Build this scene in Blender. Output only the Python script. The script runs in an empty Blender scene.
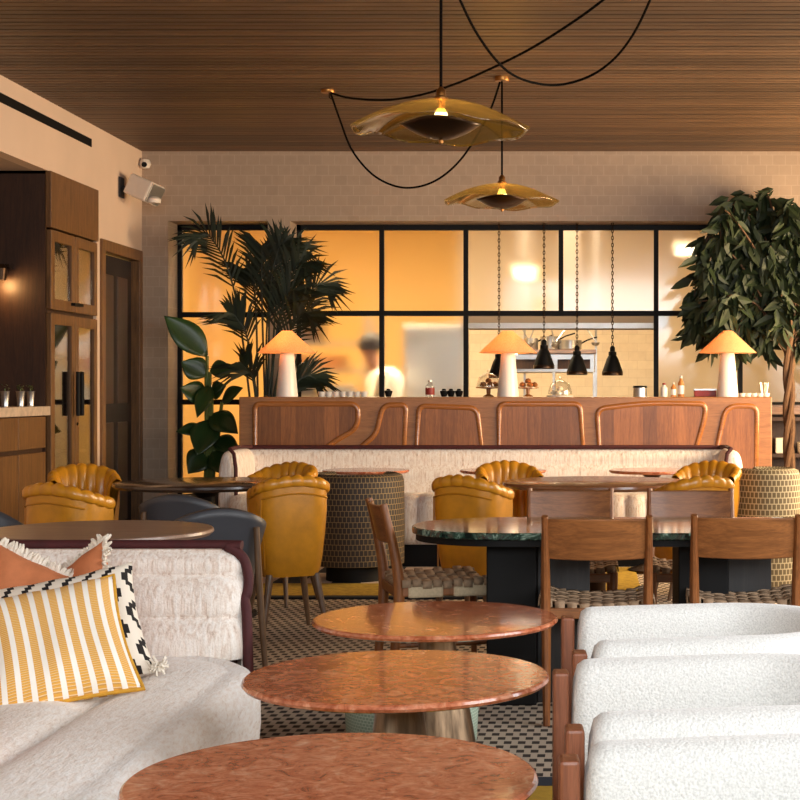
import bpy, bmesh, math, random
from math import sin, cos, pi, radians as rad, atan2, sqrt
from mathutils import Vector, Matrix, Euler

random.seed(7)
C = bpy.context.scene.collection
SC = bpy.context.scene

# ------------------------------------------------------------------ camera, world, lights, exposure
F, VX, HY, EYE = 1550.0, 585.0, 391.0, 1.25
cd = bpy.data.cameras.new('camera'); cam = bpy.data.objects.new('camera', cd); C.objects.link(cam)
cam.location = (0, 0, EYE); cam.rotation_euler = (pi/2, 0, 0)
cd.sensor_width = 36; cd.lens = 36*F/800; cd.shift_x = (400-VX)/800; cd.shift_y = (HY-400)/800
cd.clip_start = .05; cd.clip_end = 100
SC.camera = cam

w = bpy.data.worlds.new('world'); SC.world = w; w.use_nodes = True
w.node_tree.nodes['Background'].inputs[0].default_value = (.9, .95, 1, 1)
w.node_tree.nodes['Background'].inputs[1].default_value = .25

def area(name, loc, target, sx, sy, power, col):
    l = bpy.data.lights.new(name, 'AREA'); l.shape = 'RECTANGLE'; l.size = sx; l.size_y = sy
    l.energy = power; l.color = col
    o = bpy.data.objects.new(name, l); C.objects.link(o); o.location = loc
    o.rotation_euler = (Vector(target)-Vector(loc)).to_track_quat('-Z', 'Y').to_euler()
    o['kind'] = 'helper'
    return o
# daylight through the glazed front (behind the camera) and the windows on the right, plus an added warm fill
area('daylight_front', (1.0, -1.9, 2.9), (-.4, 4.2, .2), 5.0, 2.2, 370, (.92, .97, 1))
area('daylight_side', (3.3, 3.4, 1.9), (-.5, 4.2, .4), 3.4, 2.0, 150, (.97, .98, 1))
area('daylight_side_far', (3.3, 9.3, 1.8), (-1, 10.0, .9), 2.2, 2.0, 165, (1, .82, .62))
area('warm_side_fill', (3.3, 11.1, 1.7), (1.0, 11.8, .9), 1.3, 1.8, 190, (1, .68, .34))  # added warm light that turns the divider's right end golden
SC.view_settings.view_transform = 'Standard'; SC.view_settings.look = 'None'
SC.view_settings.gamma = 1; SC.view_settings.use_curve_mapping = False
SC.view_settings.exposure = 0.25
SC.cycles.max_bounces = 10; SC.cycles.transparent_max_bounces = 16; SC.cycles.transmission_bounces = 8
SC.cycles.caustics_reflective = False; SC.cycles.caustics_refractive = False

# ------------------------------------------------------------------ helpers
def P(px, py, d):                       # where the photograph's sight line stands at depth d
    return Vector(((px-VX)/F*d, d, EYE-(py-HY)/F*d))
def PX(px, d): return (px-VX)/F*d
def PZ(py, d): return EYE-(py-HY)/F*d
def L(r, g, b):                         # sRGB 0-255 to linear
    f = lambda c: (c/255)/12.92 if c/255 <= .04045 else ((c/255+.055)/1.055)**2.4
    return (f(r), f(g), f(b), 1)

class G:
    def __init__(s): s.v = []; s.f = []; s.uv = {}
    def box(s, x, y, z, sx, sy, sz, rz=0, m=None):
        n = len(s.v); M = m or Matrix.Rotation(rz, 3, 'Z')
        for a in (-1, 1):
            for b in (-1, 1):
                for c in (-1, 1):
                    q = M @ Vector((a*sx/2, b*sy/2, c*sz/2)); s.v.append((x+q.x, y+q.y, z+q.z))
        for f in ((0,1,3,2),(4,6,7,5),(0,4,5,1),(2,3,7,6),(0,2,6,4),(1,5,7,3)): s.f.append([n+i for i in f])
        return s
    def bb(s, x0, x1, y0, y1, z0, z1): return s.box((x0+x1)/2, (y0+y1)/2, (z0+z1)/2, abs(x1-x0), abs(y1-y0), abs(z1-z0))
    def grid(s, fn, nu, nv, cu=False, cv=False, uv=None):
        n = len(s.v)
        for i in range(nu):
            for j in range(nv): s.v.append(tuple(fn(i, j)))
        for i in range(nu if cu else nu-1):
            for j in range(nv if cv else nv-1):
                a, b = i, (i+1) % nu; c, d = j, (j+1) % nv
                s.f.append([n+a*nv+c, n+b*nv+c, n+b*nv+d, n+a*nv+d])
                if uv: s.uv[len(s.f)-1] = [uv(i, j), uv(i+1, j), uv(i+1, j+1), uv(i, j+1)]
        return n
    def tube(s, pts, r, n=8, closed=False, flat=1.0, cap=True):
        pts = [Vector(p) for p in pts]; k = len(pts)
        if not isinstance(r, (list, tuple)): r = [r]*k
        base = len(s.v); up = None
        for i, p in enumerate(pts):
            if closed: t = pts[(i+1) % k]-pts[i-1]
            else: t = pts[min(i+1, k-1)]-pts[max(i-1, 0)]
            t.normalize()
            if up is None: up = Vector((0,0,1)) if abs(t.z) < .9 else Vector((0,1,0))
            up = (up-t*up.dot(t)).normalized(); sd = t.cross(up)
            for j in range(n):
                a = 2*pi*j/n; q = p+sd*cos(a)*r[i]+up*sin(a)*r[i]*flat; s.v.append(tuple(q))
        for i in range(k if closed else k-1):
            for j in range(n):
                a, b = base+i*n, base+((i+1) % k)*n
                s.f.append([a+j, b+j, b+(j+1) % n, a+(j+1) % n])
        if cap and not closed:
            s.f.append([base+j for j in range(n)]); s.f.append([base+(k-1)*n+j for j in reversed(range(n))])
        return s
    def lathe(s, prof, n=32, cx=0, cy=0, sx=1, sy=1, lobes=0, amp=0):
        base = len(s.v); k = len(prof)
        for j in range(n):
            a = 2*pi*j/n; q = 1+amp*cos(lobes*a)
            for r, z in prof: s.v.append((cx+r*q*cos(a)*sx, cy+r*q*sin(a)*sy, z))
        for j in range(n):
            for i in range(k-1):
                a, b = base+j*k, base+((j+1) % n)*k
                s.f.append([a+i, b+i, b+i+1, a+i+1])
        if prof[0][0] > 1e-4: s.f.append([base+j*k for j in reversed(range(n))])
        if prof[-1][0] > 1e-4: s.f.append([base+j*k+k-1 for j in range(n)])
        return s
    def prism(s, poly, h0, h1, axis='z'):
        n = len(s.v); k = len(poly)
        for h in (h0, h1):
            for a, b in poly: s.v.append((a, b, h) if axis == 'z' else ((a, h, b) if axis == 'y' else (h, a, b)))
        s.f.append([n+i for i in reversed(range(k))]); s.f.append([n+k+i for i in range(k)])
        for i in range(k): s.f.append([n+i, n+(i+1) % k, n+k+(i+1) % k, n+k+i])
        return s
    def build(s, name, mat=None, parent=None, smooth=40, bevel=0, seg=2, sub=0, solid=0, loc=None):
        me = bpy.data.meshes.new(name); me.from_pydata(s.v, [], s.f)
        if s.uv:
            ul = me.uv_layers.new(name='UVMap')
            for p in me.polygons:
                if p.index in s.uv:
                    for li, c in zip(p.loop_indices, s.uv[p.index]): ul.data[li].uv = c
        bm = bmesh.new(); bm.from_mesh(me); bmesh.ops.remove_doubles(bm, verts=bm.verts, dist=1e-5)
        bmesh.ops.recalc_face_normals(bm, faces=bm.faces); bm.to_mesh(me); bm.free()
        if smooth:
            me.polygons.foreach_set('use_smooth', [True]*len(me.polygons)); me.set_sharp_from_angle(angle=rad(smooth))
        o = bpy.data.objects.new(name, me); C.objects.link(o)
        if mat: me.materials.append(mat)
        if parent: o.parent = parent
        if loc: o.location = loc
        if solid: m = o.modifiers.new('s', 'SOLIDIFY'); m.thickness = solid; m.offset = 0
        if bevel: m = o.modifiers.new('b', 'BEVEL'); m.width = bevel; m.segments = seg; m.limit_method = 'ANGLE'; m.angle_limit = rad(40)
        if sub: m = o.modifiers.new('u', 'SUBSURF'); m.levels = sub; m.render_levels = sub
        return o

def tag(o, label, cat, group=None, kind=None):
    if label: o['label'] = label
    if cat: o['category'] = cat
    if group: o['group'] = group
    if kind: o['kind'] = kind
    return o
def thing(name, label, cat, loc=(0,0,0), rz=0, group=None):
    o = bpy.data.objects.new(name, None); C.objects.link(o); o.empty_display_size = .1
    o.location = loc; o.rotation_euler = (0, 0, rz)
    return tag(o, label, cat, group)
def struct(o): o['kind'] = 'structure'; return o
def dup(o, loc=None, rz=None, label=None, parent=None):
    c = o.copy(); C.objects.link(c)
    if parent: c.parent = parent
    if loc is not None: c.location = loc
    if rz is not None: c.rotation_euler = (0, 0, rz)
    if label: c['label'] = label
    for ch in list(o.children): dup(ch, parent=c)
    return c
def face(fx, fy): return atan2(fx, -fy)          # rotation that turns a thing's front (-Y) to (fx, fy)
def rounded(pts, r, n=6):                         # polygon with rounded corners; r may be a list
    out = []; k = len(pts)
    for i in range(k):
        p, a, b = Vector(pts[i]), Vector(pts[i-1]), Vector(pts[(i+1) % k])
        rr = r[i] if isinstance(r, (list, tuple)) else r
        if rr <= 0: out.append(tuple(p)); continue
        u = (a-p); v = (b-p); q = min(rr, u.length*.48, v.length*.48)
        s0, s1 = p+u.normalized()*q, p+v.normalized()*q
        for j in range(n+1):
            t = j/n; out.append(tuple(s0*(1-t)**2+p*2*t*(1-t)+s1*t*t))
    return out

# ------------------------------------------------------------------ materials
def nm(name):
    m = bpy.data.materials.new(name); m.use_nodes = True; t = m.node_tree
    return m, t, t.nodes['Principled BSDF']
def nd(t, ty, **k):
    n = t.nodes.new('ShaderNode'+ty)
    for a, b in k.items():
        if a.startswith('i_'):
            key = a[2:]; n.inputs[int(key) if key.isdigit() else key].default_value = b
        else: setattr(n, a, b)
    return n
def ramp(t, fac, stops, interp='LINEAR'):
    r = t.nodes.new('ShaderNodeValToRGB'); r.color_ramp.interpolation = interp; e = r.color_ramp.elements
    while len(e) < len(stops): e.new(.5)
    for x, (p, c) in zip(e, stops): x.position = p; x.color = c
    t.links.new(fac, r.inputs[0]); return r.outputs[0]
def coords(t, scale=(1,1,1), uv=False, loc=(0,0,0)):
    tc = t.nodes.new('ShaderNodeTexCoord'); mp = t.nodes.new('ShaderNodeMapping')
    mp.inputs['Scale'].default_value = scale; mp.inputs['Location'].default_value = loc
    t.links.new(tc.outputs['UV' if uv else 'Object'], mp.inputs[0]); return mp.outputs[0]
def noise(t, vec, scale, detail=3, rough=.55, dist=0):
    n = nd(t, 'TexNoise'); n.inputs['Scale'].default_value = scale; n.inputs['Detail'].default_value = detail
    n.inputs['Roughness'].default_value = rough; n.inputs['Distortion'].default_value = dist
    t.links.new(vec, n.inputs['Vector']); return n.outputs['Fac']
def bump(t, b, h, strength=.3, dist=.01):
    n = nd(t, 'Bump'); n.inputs['Strength'].default_value = strength; n.inputs['Distance'].default_value = dist
    t.links.new(h, n.inputs['Height']); t.links.new(n.outputs[0], b.inputs['Normal'])
def math_(t, op, a, b=None, c=None):
    n = nd(t, 'Math', operation=op)
    for i, x in enumerate((a, b, c)):
        if x is None: continue
        if isinstance(x, (int, float)): n.inputs[i].default_value = x
        else: t.links.new(x, n.inputs[i])
    return n.outputs[0]
def mix(t, fac, a, b, mode='MIX'):
    n = nd(t, 'Mix', data_type='RGBA', blend_type=mode)
    for s, x in ((0, fac), (6, a), (7, b)):
        if isinstance(x, (tuple, float, int)): n.inputs[s].default_value = x
        else: t.links.new(x, n.inputs[s])
    return n.outputs[2]

def plain(name, col, rough=.5, metal=0, var=0, vs=8, bs=0, bscale=60, coat=0, spec=None):
    m, t, b = nm(name); b.inputs['Base Color'].default_value = col
    b.inputs['Roughness'].default_value = rough; b.inputs['Metallic'].default_value = metal
    if coat: b.inputs['Coat Weight'].default_value = coat; b.inputs['Coat Roughness'].default_value = .15
    if spec is not None: b.inputs['Specular IOR Level'].default_value = spec
    v = coords(t)
    n = noise(t, v, vs)
    d = tuple(c*(1-var) for c in col[:3])+(1,); e = tuple(min(1, c*(1+var*.6)) for c in col[:3])+(1,)
    t.links.new(ramp(t, n, [(.3, d), (.7, e)]), b.inputs['Base Color'])
    if bs: bump(t, b, noise(t, v, bscale, 4), bs, .005)
    return m
def wood(name, c1, c2, axis='z', sc=1.0, rough=.4, coat=0, planks=0, paxis='x'):
    m, t, b = nm(name)
    k = {'x': (1.2, 16, 16), 'y': (16, 1.2, 16), 'z': (16, 16, 1.2)}[axis]
    v = coords(t, tuple(a*sc for a in k))
    n = noise(t, v, 2.2, 5, .6, 1.2); col = ramp(t, n, [(.28, c1), (.72, c2)])
    n2 = noise(t, coords(t, tuple(a*sc*6 for a in k)), 3, 2)
    col = mix(t, .35, col, ramp(t, n2, [(.35, (.35,.35,.35,1)), (.65, (1,1,1,1))]), 'MULTIPLY')
    if planks:
        sp = nd(t, 'SeparateXYZ'); t.links.new(coords(t, (planks,)*3), sp.inputs[0])
        wn = nd(t, 'TexWhiteNoise', noise_dimensions='1D')
        t.links.new(math_(t, 'FLOOR', sp.outputs['XYZ'.index(paxis.upper())]), wn.inputs['W'])
        col = mix(t, 1.0, col, ramp(t, wn.outputs['Value'], [(0, (.62,.58,.55,1)), (1, (1.1,1.05,1,1))]), 'MULTIPLY')
    t.links.new(col, b.inputs['Base Color']); b.inputs['Roughness'].default_value = rough
    if coat: b.inputs['Coat Weight'].default_value = coat; b.inputs['Coat Roughness'].default_value = .12
    bump(t, b, n2, .08, .002)
    return m
def emit(name, col, s):
    m, t, b = nm(name); b.inputs['Base Color'].default_value = col
    b.inputs['Emission Color'].default_value = col; b.inputs['Emission Strength'].default_value = s
    return m
MT = {}
MT['walnut'] = wood('walnut', L(104,58,26), L(160,98,50), 'z', 1, .42, .1)
MT['walnut_x'] = wood('walnut_rail', L(112,66,32), L(164,104,56), 'x', 1, .4, .1)
MT['cabinet'] = wood('cabinet_oak', L(92,60,30), L(138,96,54), 'z', 1, .45)
MT['cabinet_dark'] = wood('cabinet_dark', L(46,27,16), L(72,44,26), 'z', 1, .5)
MT['divider'] = wood('divider_wood', L(140,92,54), L(168,116,72), 'x', .8, .38, .2)
MT['veneer'] = wood('panel_veneer', L(128,78,42), L(172,112,62), 'z', 1, .35, .3, planks=9)
MT['moulding'] = wood('moulding_wood', L(140,84,40), L(176,112,58), 'x', .6, .25, .5)
MT['tan_top'] = wood('table_oak', L(120,92,76), L(160,130,110), 'x', .7, .35, .15)
MT['brown_top'] = wood('table_walnut', L(112,70,42), L(146,96,60), 'x', .7, .22, .5)
MT['lacquer'] = plain('dark_lacquer', L(44,28,22), .18, 0, .2, 5, coat=.6)
MT['door_dark'] = wood('door_dark', L(26,14,9), L(42,24,15), 'z', 1, .9)
MT['black'] = plain('black_paint', L(14,13,13), .6, 0, .2, spec=.2)
MT['black_steel'] = plain('black_steel', L(15,13,13), .55, 0, .2, spec=.2)
MT['black_wood'] = wood('black_wood', L(20,17,16), L(42,36,33), 'z', 1, .5)
MT['cord'] = plain('cord_black', L(9,7,7), .9, spec=.1)
MT['brass'] = plain('brass', L(150,104,56), .35, 1, .2)
MT['bronze'] = plain('bronze', L(62,44,30), .3, .8, .2)
MT['hood_grey'] = plain('hood_grey', L(112,100,90), .6)
MT['steel'] = plain('steel', L(190,188,185), .3, .9, .1)
MT['white_paint'] = plain('white_paint', L(226,214,200), .5, 0, .05)
MT['white_porcelain'] = plain('white_porcelain', L(235,230,222), .3)
MT['plaster'] = plain('wall_plaster', L(224,196,172), .8, 0, .06, 1.5, .1, 30)
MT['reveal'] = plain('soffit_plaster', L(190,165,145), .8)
MT['mustard'] = plain('mustard_leather', L(196,132,28), .33, 0, .16, 14, .12, 90, coat=.15)
MT['mustard_pipe'] = plain('mustard_piping', L(176,116,22), .35, 0, .1)
MT['grey_leather'] = plain('grey_leather', L(62,63,68), .45, 0, .12, 8, .1, 120)
MT['leg_brown'] = wood('leg_wood', L(84,62,44), L(128,98,72), 'z', 1, .4)
MT['burgundy'] = plain('burgundy_velvet', L(66,15,18), .75, 0, .25, 30, .2, 150)
MT['mustard_cord'] = plain('mustard_cord', L(206,150,40), .7, 0, .15, 60)
MT['terracotta'] = plain('terracotta_linen', L(196,118,74), .85, 0, .1, 30, .3, 250)
MT['fringe'] = plain('cream_fringe', L(232,222,206), .9, 0, .12, 80, .6, 160)
MT['teak'] = wood('teak_frame', L(118,66,42), L(156,96,66), 'z', 1, .4)
MT['palm_green'] = plain('palm_leaf', L(27,38,20), .6, 0, .35, 6)  # leaf colour darkened to carry the shade of a backlit plant
MT['banana_green'] = plain('broad_leaf', L(40,66,30), .35, 0, .35, 5)
MT['ficus_green'] = plain('ficus_leaf', L(34,48,22), .6, 0, .45, 9)
MT['stem_green'] = plain('stem_green', L(96,112,52), .5, 0, .25)
MT['bark'] = wood('bark', L(70,48,32), L(120,88,60), 'z', 2, .8)
MT['pot'] = plain('clay_pot', L(90,74,62), .7, 0, .15)
MT['soil'] = plain('soil', L(50,36,26), .95, 0, .3, 40)
MT['stone_top'] = plain('stone_worktop', L(206,182,158), .4, 0, .22, 22)
MT['red'] = plain('red_plastic', L(150,40,26), .45)
MT['orange_sauce'] = plain('orange_plastic', L(206,130,60), .4)
MT['pastry'] = plain('pastry_crust', L(150,92,42), .6, 0, .45, 40, .5, 60)
MT['cream'] = plain('meringue', L(244,232,206), .6, 0, .1, 40)
MT['skin'] = plain('skin', L(186,134,104), .55)
MT['hair'] = plain('dark_hair', L(36,26,22), .6)
MT['jacket'] = plain('white_jacket', L(226,222,214), .8)
MT['dark_cloth'] = plain('dark_cloth', L(52,48,50), .8)
MT['kitchen_yellow'] = plain('kitchen_yellow', L(230,188,112), .7, 0, .08, .8)
MT['kitchen_floor'] = plain('kitchen_floor', L(120,104,88), .6)
MT['kitchen_ceiling'] = plain('kitchen_ceiling', L(226,206,170), .8)
def bulbmat():
    m, t, b = nm('bulb_glow'); t.nodes.remove(b); out = t.nodes['Material Output']
    e = nd(t, 'Emission'); e.inputs[0].default_value = (1, .66, .28, 1); e.inputs[1].default_value = 14
    tr = nd(t, 'BsdfTransparent'); mx = nd(t, 'MixShader'); mx.inputs[0].default_value = .5
    t.links.new(tr.outputs[0], mx.inputs[1]); t.links.new(e.outputs[0], mx.inputs[2]); t.links.new(mx.outputs[0], out.inputs[0]); return m
MT['bulb'] = bulbmat()
MT['strip'] = emit('strip_glow', (1, .86, .62, 1), 3)

def tilemat(name, c1, c2, mortar, w_, h_, axis='xz', msize=.004, bs=.3, rough=.45, offset=.5):
    m, t, b = nm(name)
    tc = coords(t); sp = nd(t, 'SeparateXYZ'); t.links.new(tc, sp.inputs[0]); cb = nd(t, 'CombineXYZ')
    t.links.new(sp.outputs['XYZ'.index(axis[0].upper())], cb.inputs[0]); t.links.new(sp.outputs['XYZ'.index(axis[1].upper())], cb.inputs[1])
    br = nd(t, 'TexBrick', offset=offset); br.inputs['Scale'].default_value = 1
    br.inputs['Brick Width'].default_value = w_; br.inputs['Row Height'].default_value = h_; br.inputs['Mortar Size'].default_value = msize
    br.inputs['Color1'].default_value = c1; br.inputs['Color2'].default_value = c2; br.inputs['Mortar'].default_value = mortar
    t.links.new(cb.outputs[0], br.inputs['Vector'])
    n = noise(t, tc, 14, 4)
    col = mix(t, .25, br.outputs['Color'], ramp(t, n, [(.3, (.7,.68,.66,1)), (.7, (1,1,1,1))]), 'MULTIPLY')
    t.links.new(col, b.inputs['Base Color']); b.inputs['Roughness'].default_value = rough
    h = math_(t, 'ADD', math_(t, 'MULTIPLY', br.outputs['Fac'], -1.0), math_(t, 'MULTIPLY', n, .6))
    bump(t, b, h, bs, .006)
    return m
MT['wall_tile'] = tilemat('wall_tile', L(176,152,130), L(169,146,125), L(184,161,140), .105, .085, 'xz', .003, .16, .5)
MT['tile_y'] = tilemat('reveal_tile', L(190,166,146), L(178,154,135), L(200,178,158), .14, .10, 'yz', .004, .25, .5)
MT['kitchen_tile'] = tilemat('kitchen_tile', L(228,212,184), L(222,204,176), L(214,196,168), .2, .1, 'xz', .003, .1, .4)

def carpet():                           # basket pattern of short dark dashes on oatmeal
    m, t, b = nm('dash_carpet')
    tc = coords(t); br = nd(t, 'TexBrick', offset=.5); br.inputs['Scale'].default_value = 1
    br.inputs['Brick Width'].default_value = .05; br.inputs['Row Height'].default_value = .066; br.inputs['Mortar Size'].default_value = .012
    br.inputs['Mortar Smooth'].default_value = .1
    br.inputs['Color1'].default_value = L(46,38,34); br.inputs['Color2'].default_value = L(62,50,42); br.inputs['Mortar'].default_value = L(196,180,160)
    t.links.new(tc, br.inputs['Vector'])
    n = noise(t, tc, 220, 2); col = mix(t, .4, br.outputs['Color'], ramp(t, n, [(.3, (.6,.6,.6,1)), (.7, (1,1,1,1))]), 'MULTIPLY')
    t.links.new(col, b.inputs['Base Color']); b.inputs['Roughness'].default_value = .95
    bump(t, b, n, .4, .003); return m
MT['carpet'] = carpet()
def ceilmat():
    m, t, b = nm('ceiling_slats')
    tc = coords(t); sp = nd(t, 'SeparateXYZ'); t.links.new(tc, sp.inputs[0])
    wn = nd(t, 'TexWhiteNoise', noise_dimensions='1D'); t.links.new(math_(t, 'FLOOR', math_(t, 'DIVIDE', sp.outputs[1], SLAT)), wn.inputs['W'])
    n = noise(t, coords(t, (.8, 14, 14)), 2.5, 5, .6, .8)
    col = mix(t, 1.0, ramp(t, n, [(.28, L(80,60,43)), (.72, L(126,97,70))]), ramp(t, wn.outputs['Value'], [(0, (.5,.48,.46,1)), (.5, (.85,.83,.8,1)), (1, (1.1,1.05,1,1))]), 'MULTIPLY')
    t.links.new(col, b.inputs['Base Color']); b.inputs['Roughness'].default_value = .5
    return m
SLAT = .085
MT['ceiling'] = ceilmat()
def chenille(name, streak=(70,70,7), sh=0, dk=.3):
    m, t, b = nm(name)
    n = noise(t, coords(t, streak), 1, 3, .6, .4); f = noise(t, coords(t), 160, 3)
    col = ramp(t, n, [(.2-sh, L(168,144,128)), (.36-sh, L(222,204,190)), (.52-sh, L(240,230,220)), (.75-sh, L(250,246,241))])
    col = mix(t, dk, col, ramp(t, f, [(.3, (.6,.55,.52,1)), (.6, (1,1,1,1))]), 'MULTIPLY')
    t.links.new(col, b.inputs['Base Color']); b.inputs['Roughness'].default_value = .95
    b.inputs['Sheen Weight'].default_value = .2
    bump(t, b, math_(t, 'ADD', n, math_(t, 'MULTIPLY', f, .5)), .55, .008); return m
MT['chenille'] = chenille('chenille_upright')
MT['chenille_flat_lit'] = chenille('chenille_seat_lit', (90, 26, 90), .1, .2)  # seat copy of the fabric, light on the seat put into a paler colour
def boucle():
    m, t, b = nm('boucle')
    v = coords(t); vo = nd(t, 'TexVoronoi'); vo.inputs['Scale'].default_value = 170; t.links.new(v, vo.inputs['Vector'])
    n = noise(t, v, 240, 4)
    h = math_(t, 'ADD', math_(t, 'MULTIPLY', vo.outputs['Distance'], -1), n)
    t.links.new(ramp(t, n, [(.3, L(204,204,200)), (.6, L(234,234,230))]), b.inputs['Base Color']); b.inputs['Roughness'].default_value = .95
    b.inputs['Sheen Weight'].default_value = .3
    bump(t, b, h, .36, .004); return m
MT['boucle'] = boucle()
def pink_marble():
    m, t, b = nm('rosso_marble'); v = coords(t)
    n = noise(t, v, 16, 8, .68, 1.6); n2 = noise(t, v, 46, 4, .6, .8)
    col = ramp(t, n, [(.3, L(130,62,38)), (.43, L(184,102,68)), (.55, L(208,130,94)), (.72, L(226,172,140))])
    col = mix(t, .5, col, ramp(t, n2, [(.38, (.55,.48,.45,1)), (.55, (1,1,1,1))]), 'MULTIPLY')
    n3 = noise(t, v, 7, 6, .7, 2.5); col = mix(t, ramp(t, n3, [(.69, (0,0,0,1)), (.76, (.7,.7,.7,1))]), col, L(226,178,148))
    t.links.new(col, b.inputs['Base Color']); b.inputs['Roughness'].default_value = .15
    b.inputs['Coat Weight'].default_value = .35; b.inputs['Coat Roughness'].default_value = .06; return m
MT['rosso'] = pink_marble()
def green_marble():
    m, t, b = nm('green_marble'); v = coords(t); n = noise(t, v, 9, 8, .65, 3)
    t.links.new(ramp(t, n, [(.42, L(18,30,26)), (.55, L(46,74,62)), (.66, L(150,176,160)), (.7, L(60,92,78))]), b.inputs['Base Color'])
    b.inputs['Roughness'].default_value = .1; b.inputs['Coat Weight'].default_value = .6; b.inputs['Coat Roughness'].default_value = .05; return m
MT['green_marble'] = green_marble()
def pedestal_metal():
    m, t, b = nm('brushed_bronze'); n = noise(t, coords(t, (30,30,.6)), 2, 3)
    t.links.new(ramp(t, n, [(.3, L(92,76,60)), (.7, L(150,126,100))]), b.inputs['Base Color']); b.inputs['Metallic'].default_value = .9; b.inputs['Roughness'].default_value = .34; return m
MT['pedestal'] = pedestal_metal()
def scales(name, dark, light, w_=.03, h_=.055, ms=.0042):   # offset ogee scales on UV metres
    m, t, b = nm(name); v = coords(t, (1,1,1), True)
    br = nd(t, 'TexBrick', offset=.5); br.inputs['Scale'].default_value = 1; br.inputs['Brick Width'].default_value = w_; br.inputs['Row Height'].default_value = h_/2
    br.inputs['Mortar Size'].default_value = ms; br.inputs['Mortar Smooth'].default_value = .6
    br.inputs['Color1'].default_value = dark; br.inputs['Color2'].default_value = dark; br.inputs['Mortar'].default_value = light
    t.links.new(v, br.inputs['Vector']); t.links.new(br.outputs['Color'], b.inputs['Base Color']); b.inputs['Roughness'].default_value = .7
    bump(t, b, br.outputs['Fac'], .15, .002); return m
MT['scales_dark'] = scales('scale_weave', L(40,30,22), L(132,108,70), .027, .072, .0026)
MT['scales_light'] = scales('scale_weave_pale', L(104,86,54), L(186,168,128), .027, .072, .0042)
MT['scales_green'] = scales('scale_weave_green', L(150,172,150), L(204,216,198), .013, .022, .0016)
def glassmat():                         # obscured kitchen glazing
    m, t, b = nm('obscure_glass'); t.nodes.remove(b); out = t.nodes['Material Output']
    rf = nd(t, 'BsdfRefraction'); rf.inputs['Roughness'].default_value = .32; rf.inputs['IOR'].default_value = 1.14; rf.inputs['Color'].default_value = (.97,.96,.94,1)
    tr = nd(t, 'BsdfTransparent'); tr.inputs['Color'].default_value = (.97,.96,.94,1)
    gl = nd(t, 'BsdfGlossy'); gl.inputs['Roughness'].default_value = .08
    m1 = nd(t, 'MixShader'); m1.inputs[0].default_value = .15; t.links.new(rf.outputs[0], m1.inputs[1]); t.links.new(tr.outputs[0], m1.inputs[2])
    m2 = nd(t, 'MixShader'); m2.inputs[0].default_value = .035; t.links.new(m1.outputs[0], m2.inputs[1]); t.links.new(gl.outputs[0], m2.inputs[2])
    t.links.new(m2.outputs[0], out.inputs[0]); return m
MT['obscure'] = glassmat()
def thinglass(name, tint, gloss=.08, rough=.03, trans=0):
    m, t, b = nm(name); t.nodes.remove(b); out = t.nodes['Material Output']
    tr = nd(t, 'BsdfTransparent'); tr.inputs['Color'].default_value = tint
    gl = nd(t, 'BsdfGlossy'); gl.inputs['Roughness'].default_value = rough
    fr = nd(t, 'LayerWeight'); fr.inputs[0].default_value = .3
    mx = nd(t, 'MixShader'); t.links.new(math_(t, 'ADD', math_(t, 'MULTIPLY', fr.outputs['Facing'], .5), gloss), mx.inputs[0])
    last = tr
    if trans:
        tl = nd(t, 'BsdfTranslucent'); tl.inputs['Color'].default_value = tint; m0 = nd(t, 'MixShader'); m0.inputs[0].default_value = trans
        t.links.new(tr.outputs[0], m0.inputs[1]); t.links.new(tl.outputs[0], m0.inputs[2]); last = m0
    t.links.new(last.outputs[0], mx.inputs[1]); t.links.new(gl.outputs[0], mx.inputs[2]); t.links.new(mx.outputs[0], out.inputs[0]); return m
MT['clear_glass'] = thinglass('clear_glass', (.93,.93,.92,1), .05)
MT['cab_glass'] = thinglass('cabinet_glass', (.8,.76,.7,1), .06)
MT['amber_glass'] = thinglass('olive_glass', L(226,212,164), .05, .08, .14)
def shademat():
    m, t, b = nm('lamp_shade_paper'); out = t.nodes['Material Output']; t.nodes.remove(b)
    n = noise(t, coords(t), 180, 3); col = ramp(t, n, [(.3, L(226,180,134)), (.7, L(250,222,184))])
    df = nd(t, 'BsdfDiffuse'); tl = nd(t, 'BsdfTranslucent'); t.links.new(col, df.inputs[0]); t.links.new(col, tl.inputs[0])
    mx = nd(t, 'MixShader'); mx.inputs[0].default_value = .5; t.links.new(df.outputs[0], mx.inputs[1]); t.links.new(tl.outputs[0], mx.inputs[2]); t.links.new(mx.outputs[0], out.inputs[0]); return m
MT['shade'] = shademat()
def stripes():
    m, t, b = nm('yellow_stripes'); v = coords(t, (1,1,1), True); sp = nd(t, 'SeparateXYZ'); t.links.new(v, sp.inputs[0])
    u = math_(t, 'FRACT', math_(t, 'MULTIPLY', sp.outputs[0], 11)); tick = math_(t, 'FRACT', math_(t, 'MULTIPLY', sp.outputs[1], 62))
    oc = mix(t, math_(t, 'GREATER_THAN', tick, .55), L(226,168,72), L(206,150,78)); oc = mix(t, math_(t, 'GREATER_THAN', tick, .8), oc, L(236,208,160))
    t.links.new(mix(t, math_(t, 'GREATER_THAN', u, .6), oc, L(244,238,228)), b.inputs['Base Color']); b.inputs['Roughness'].default_value = .9
    bump(t, b, noise(t, coords(t), 200), .2, .003); return m
MT['stripes'] = stripes()
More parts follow.
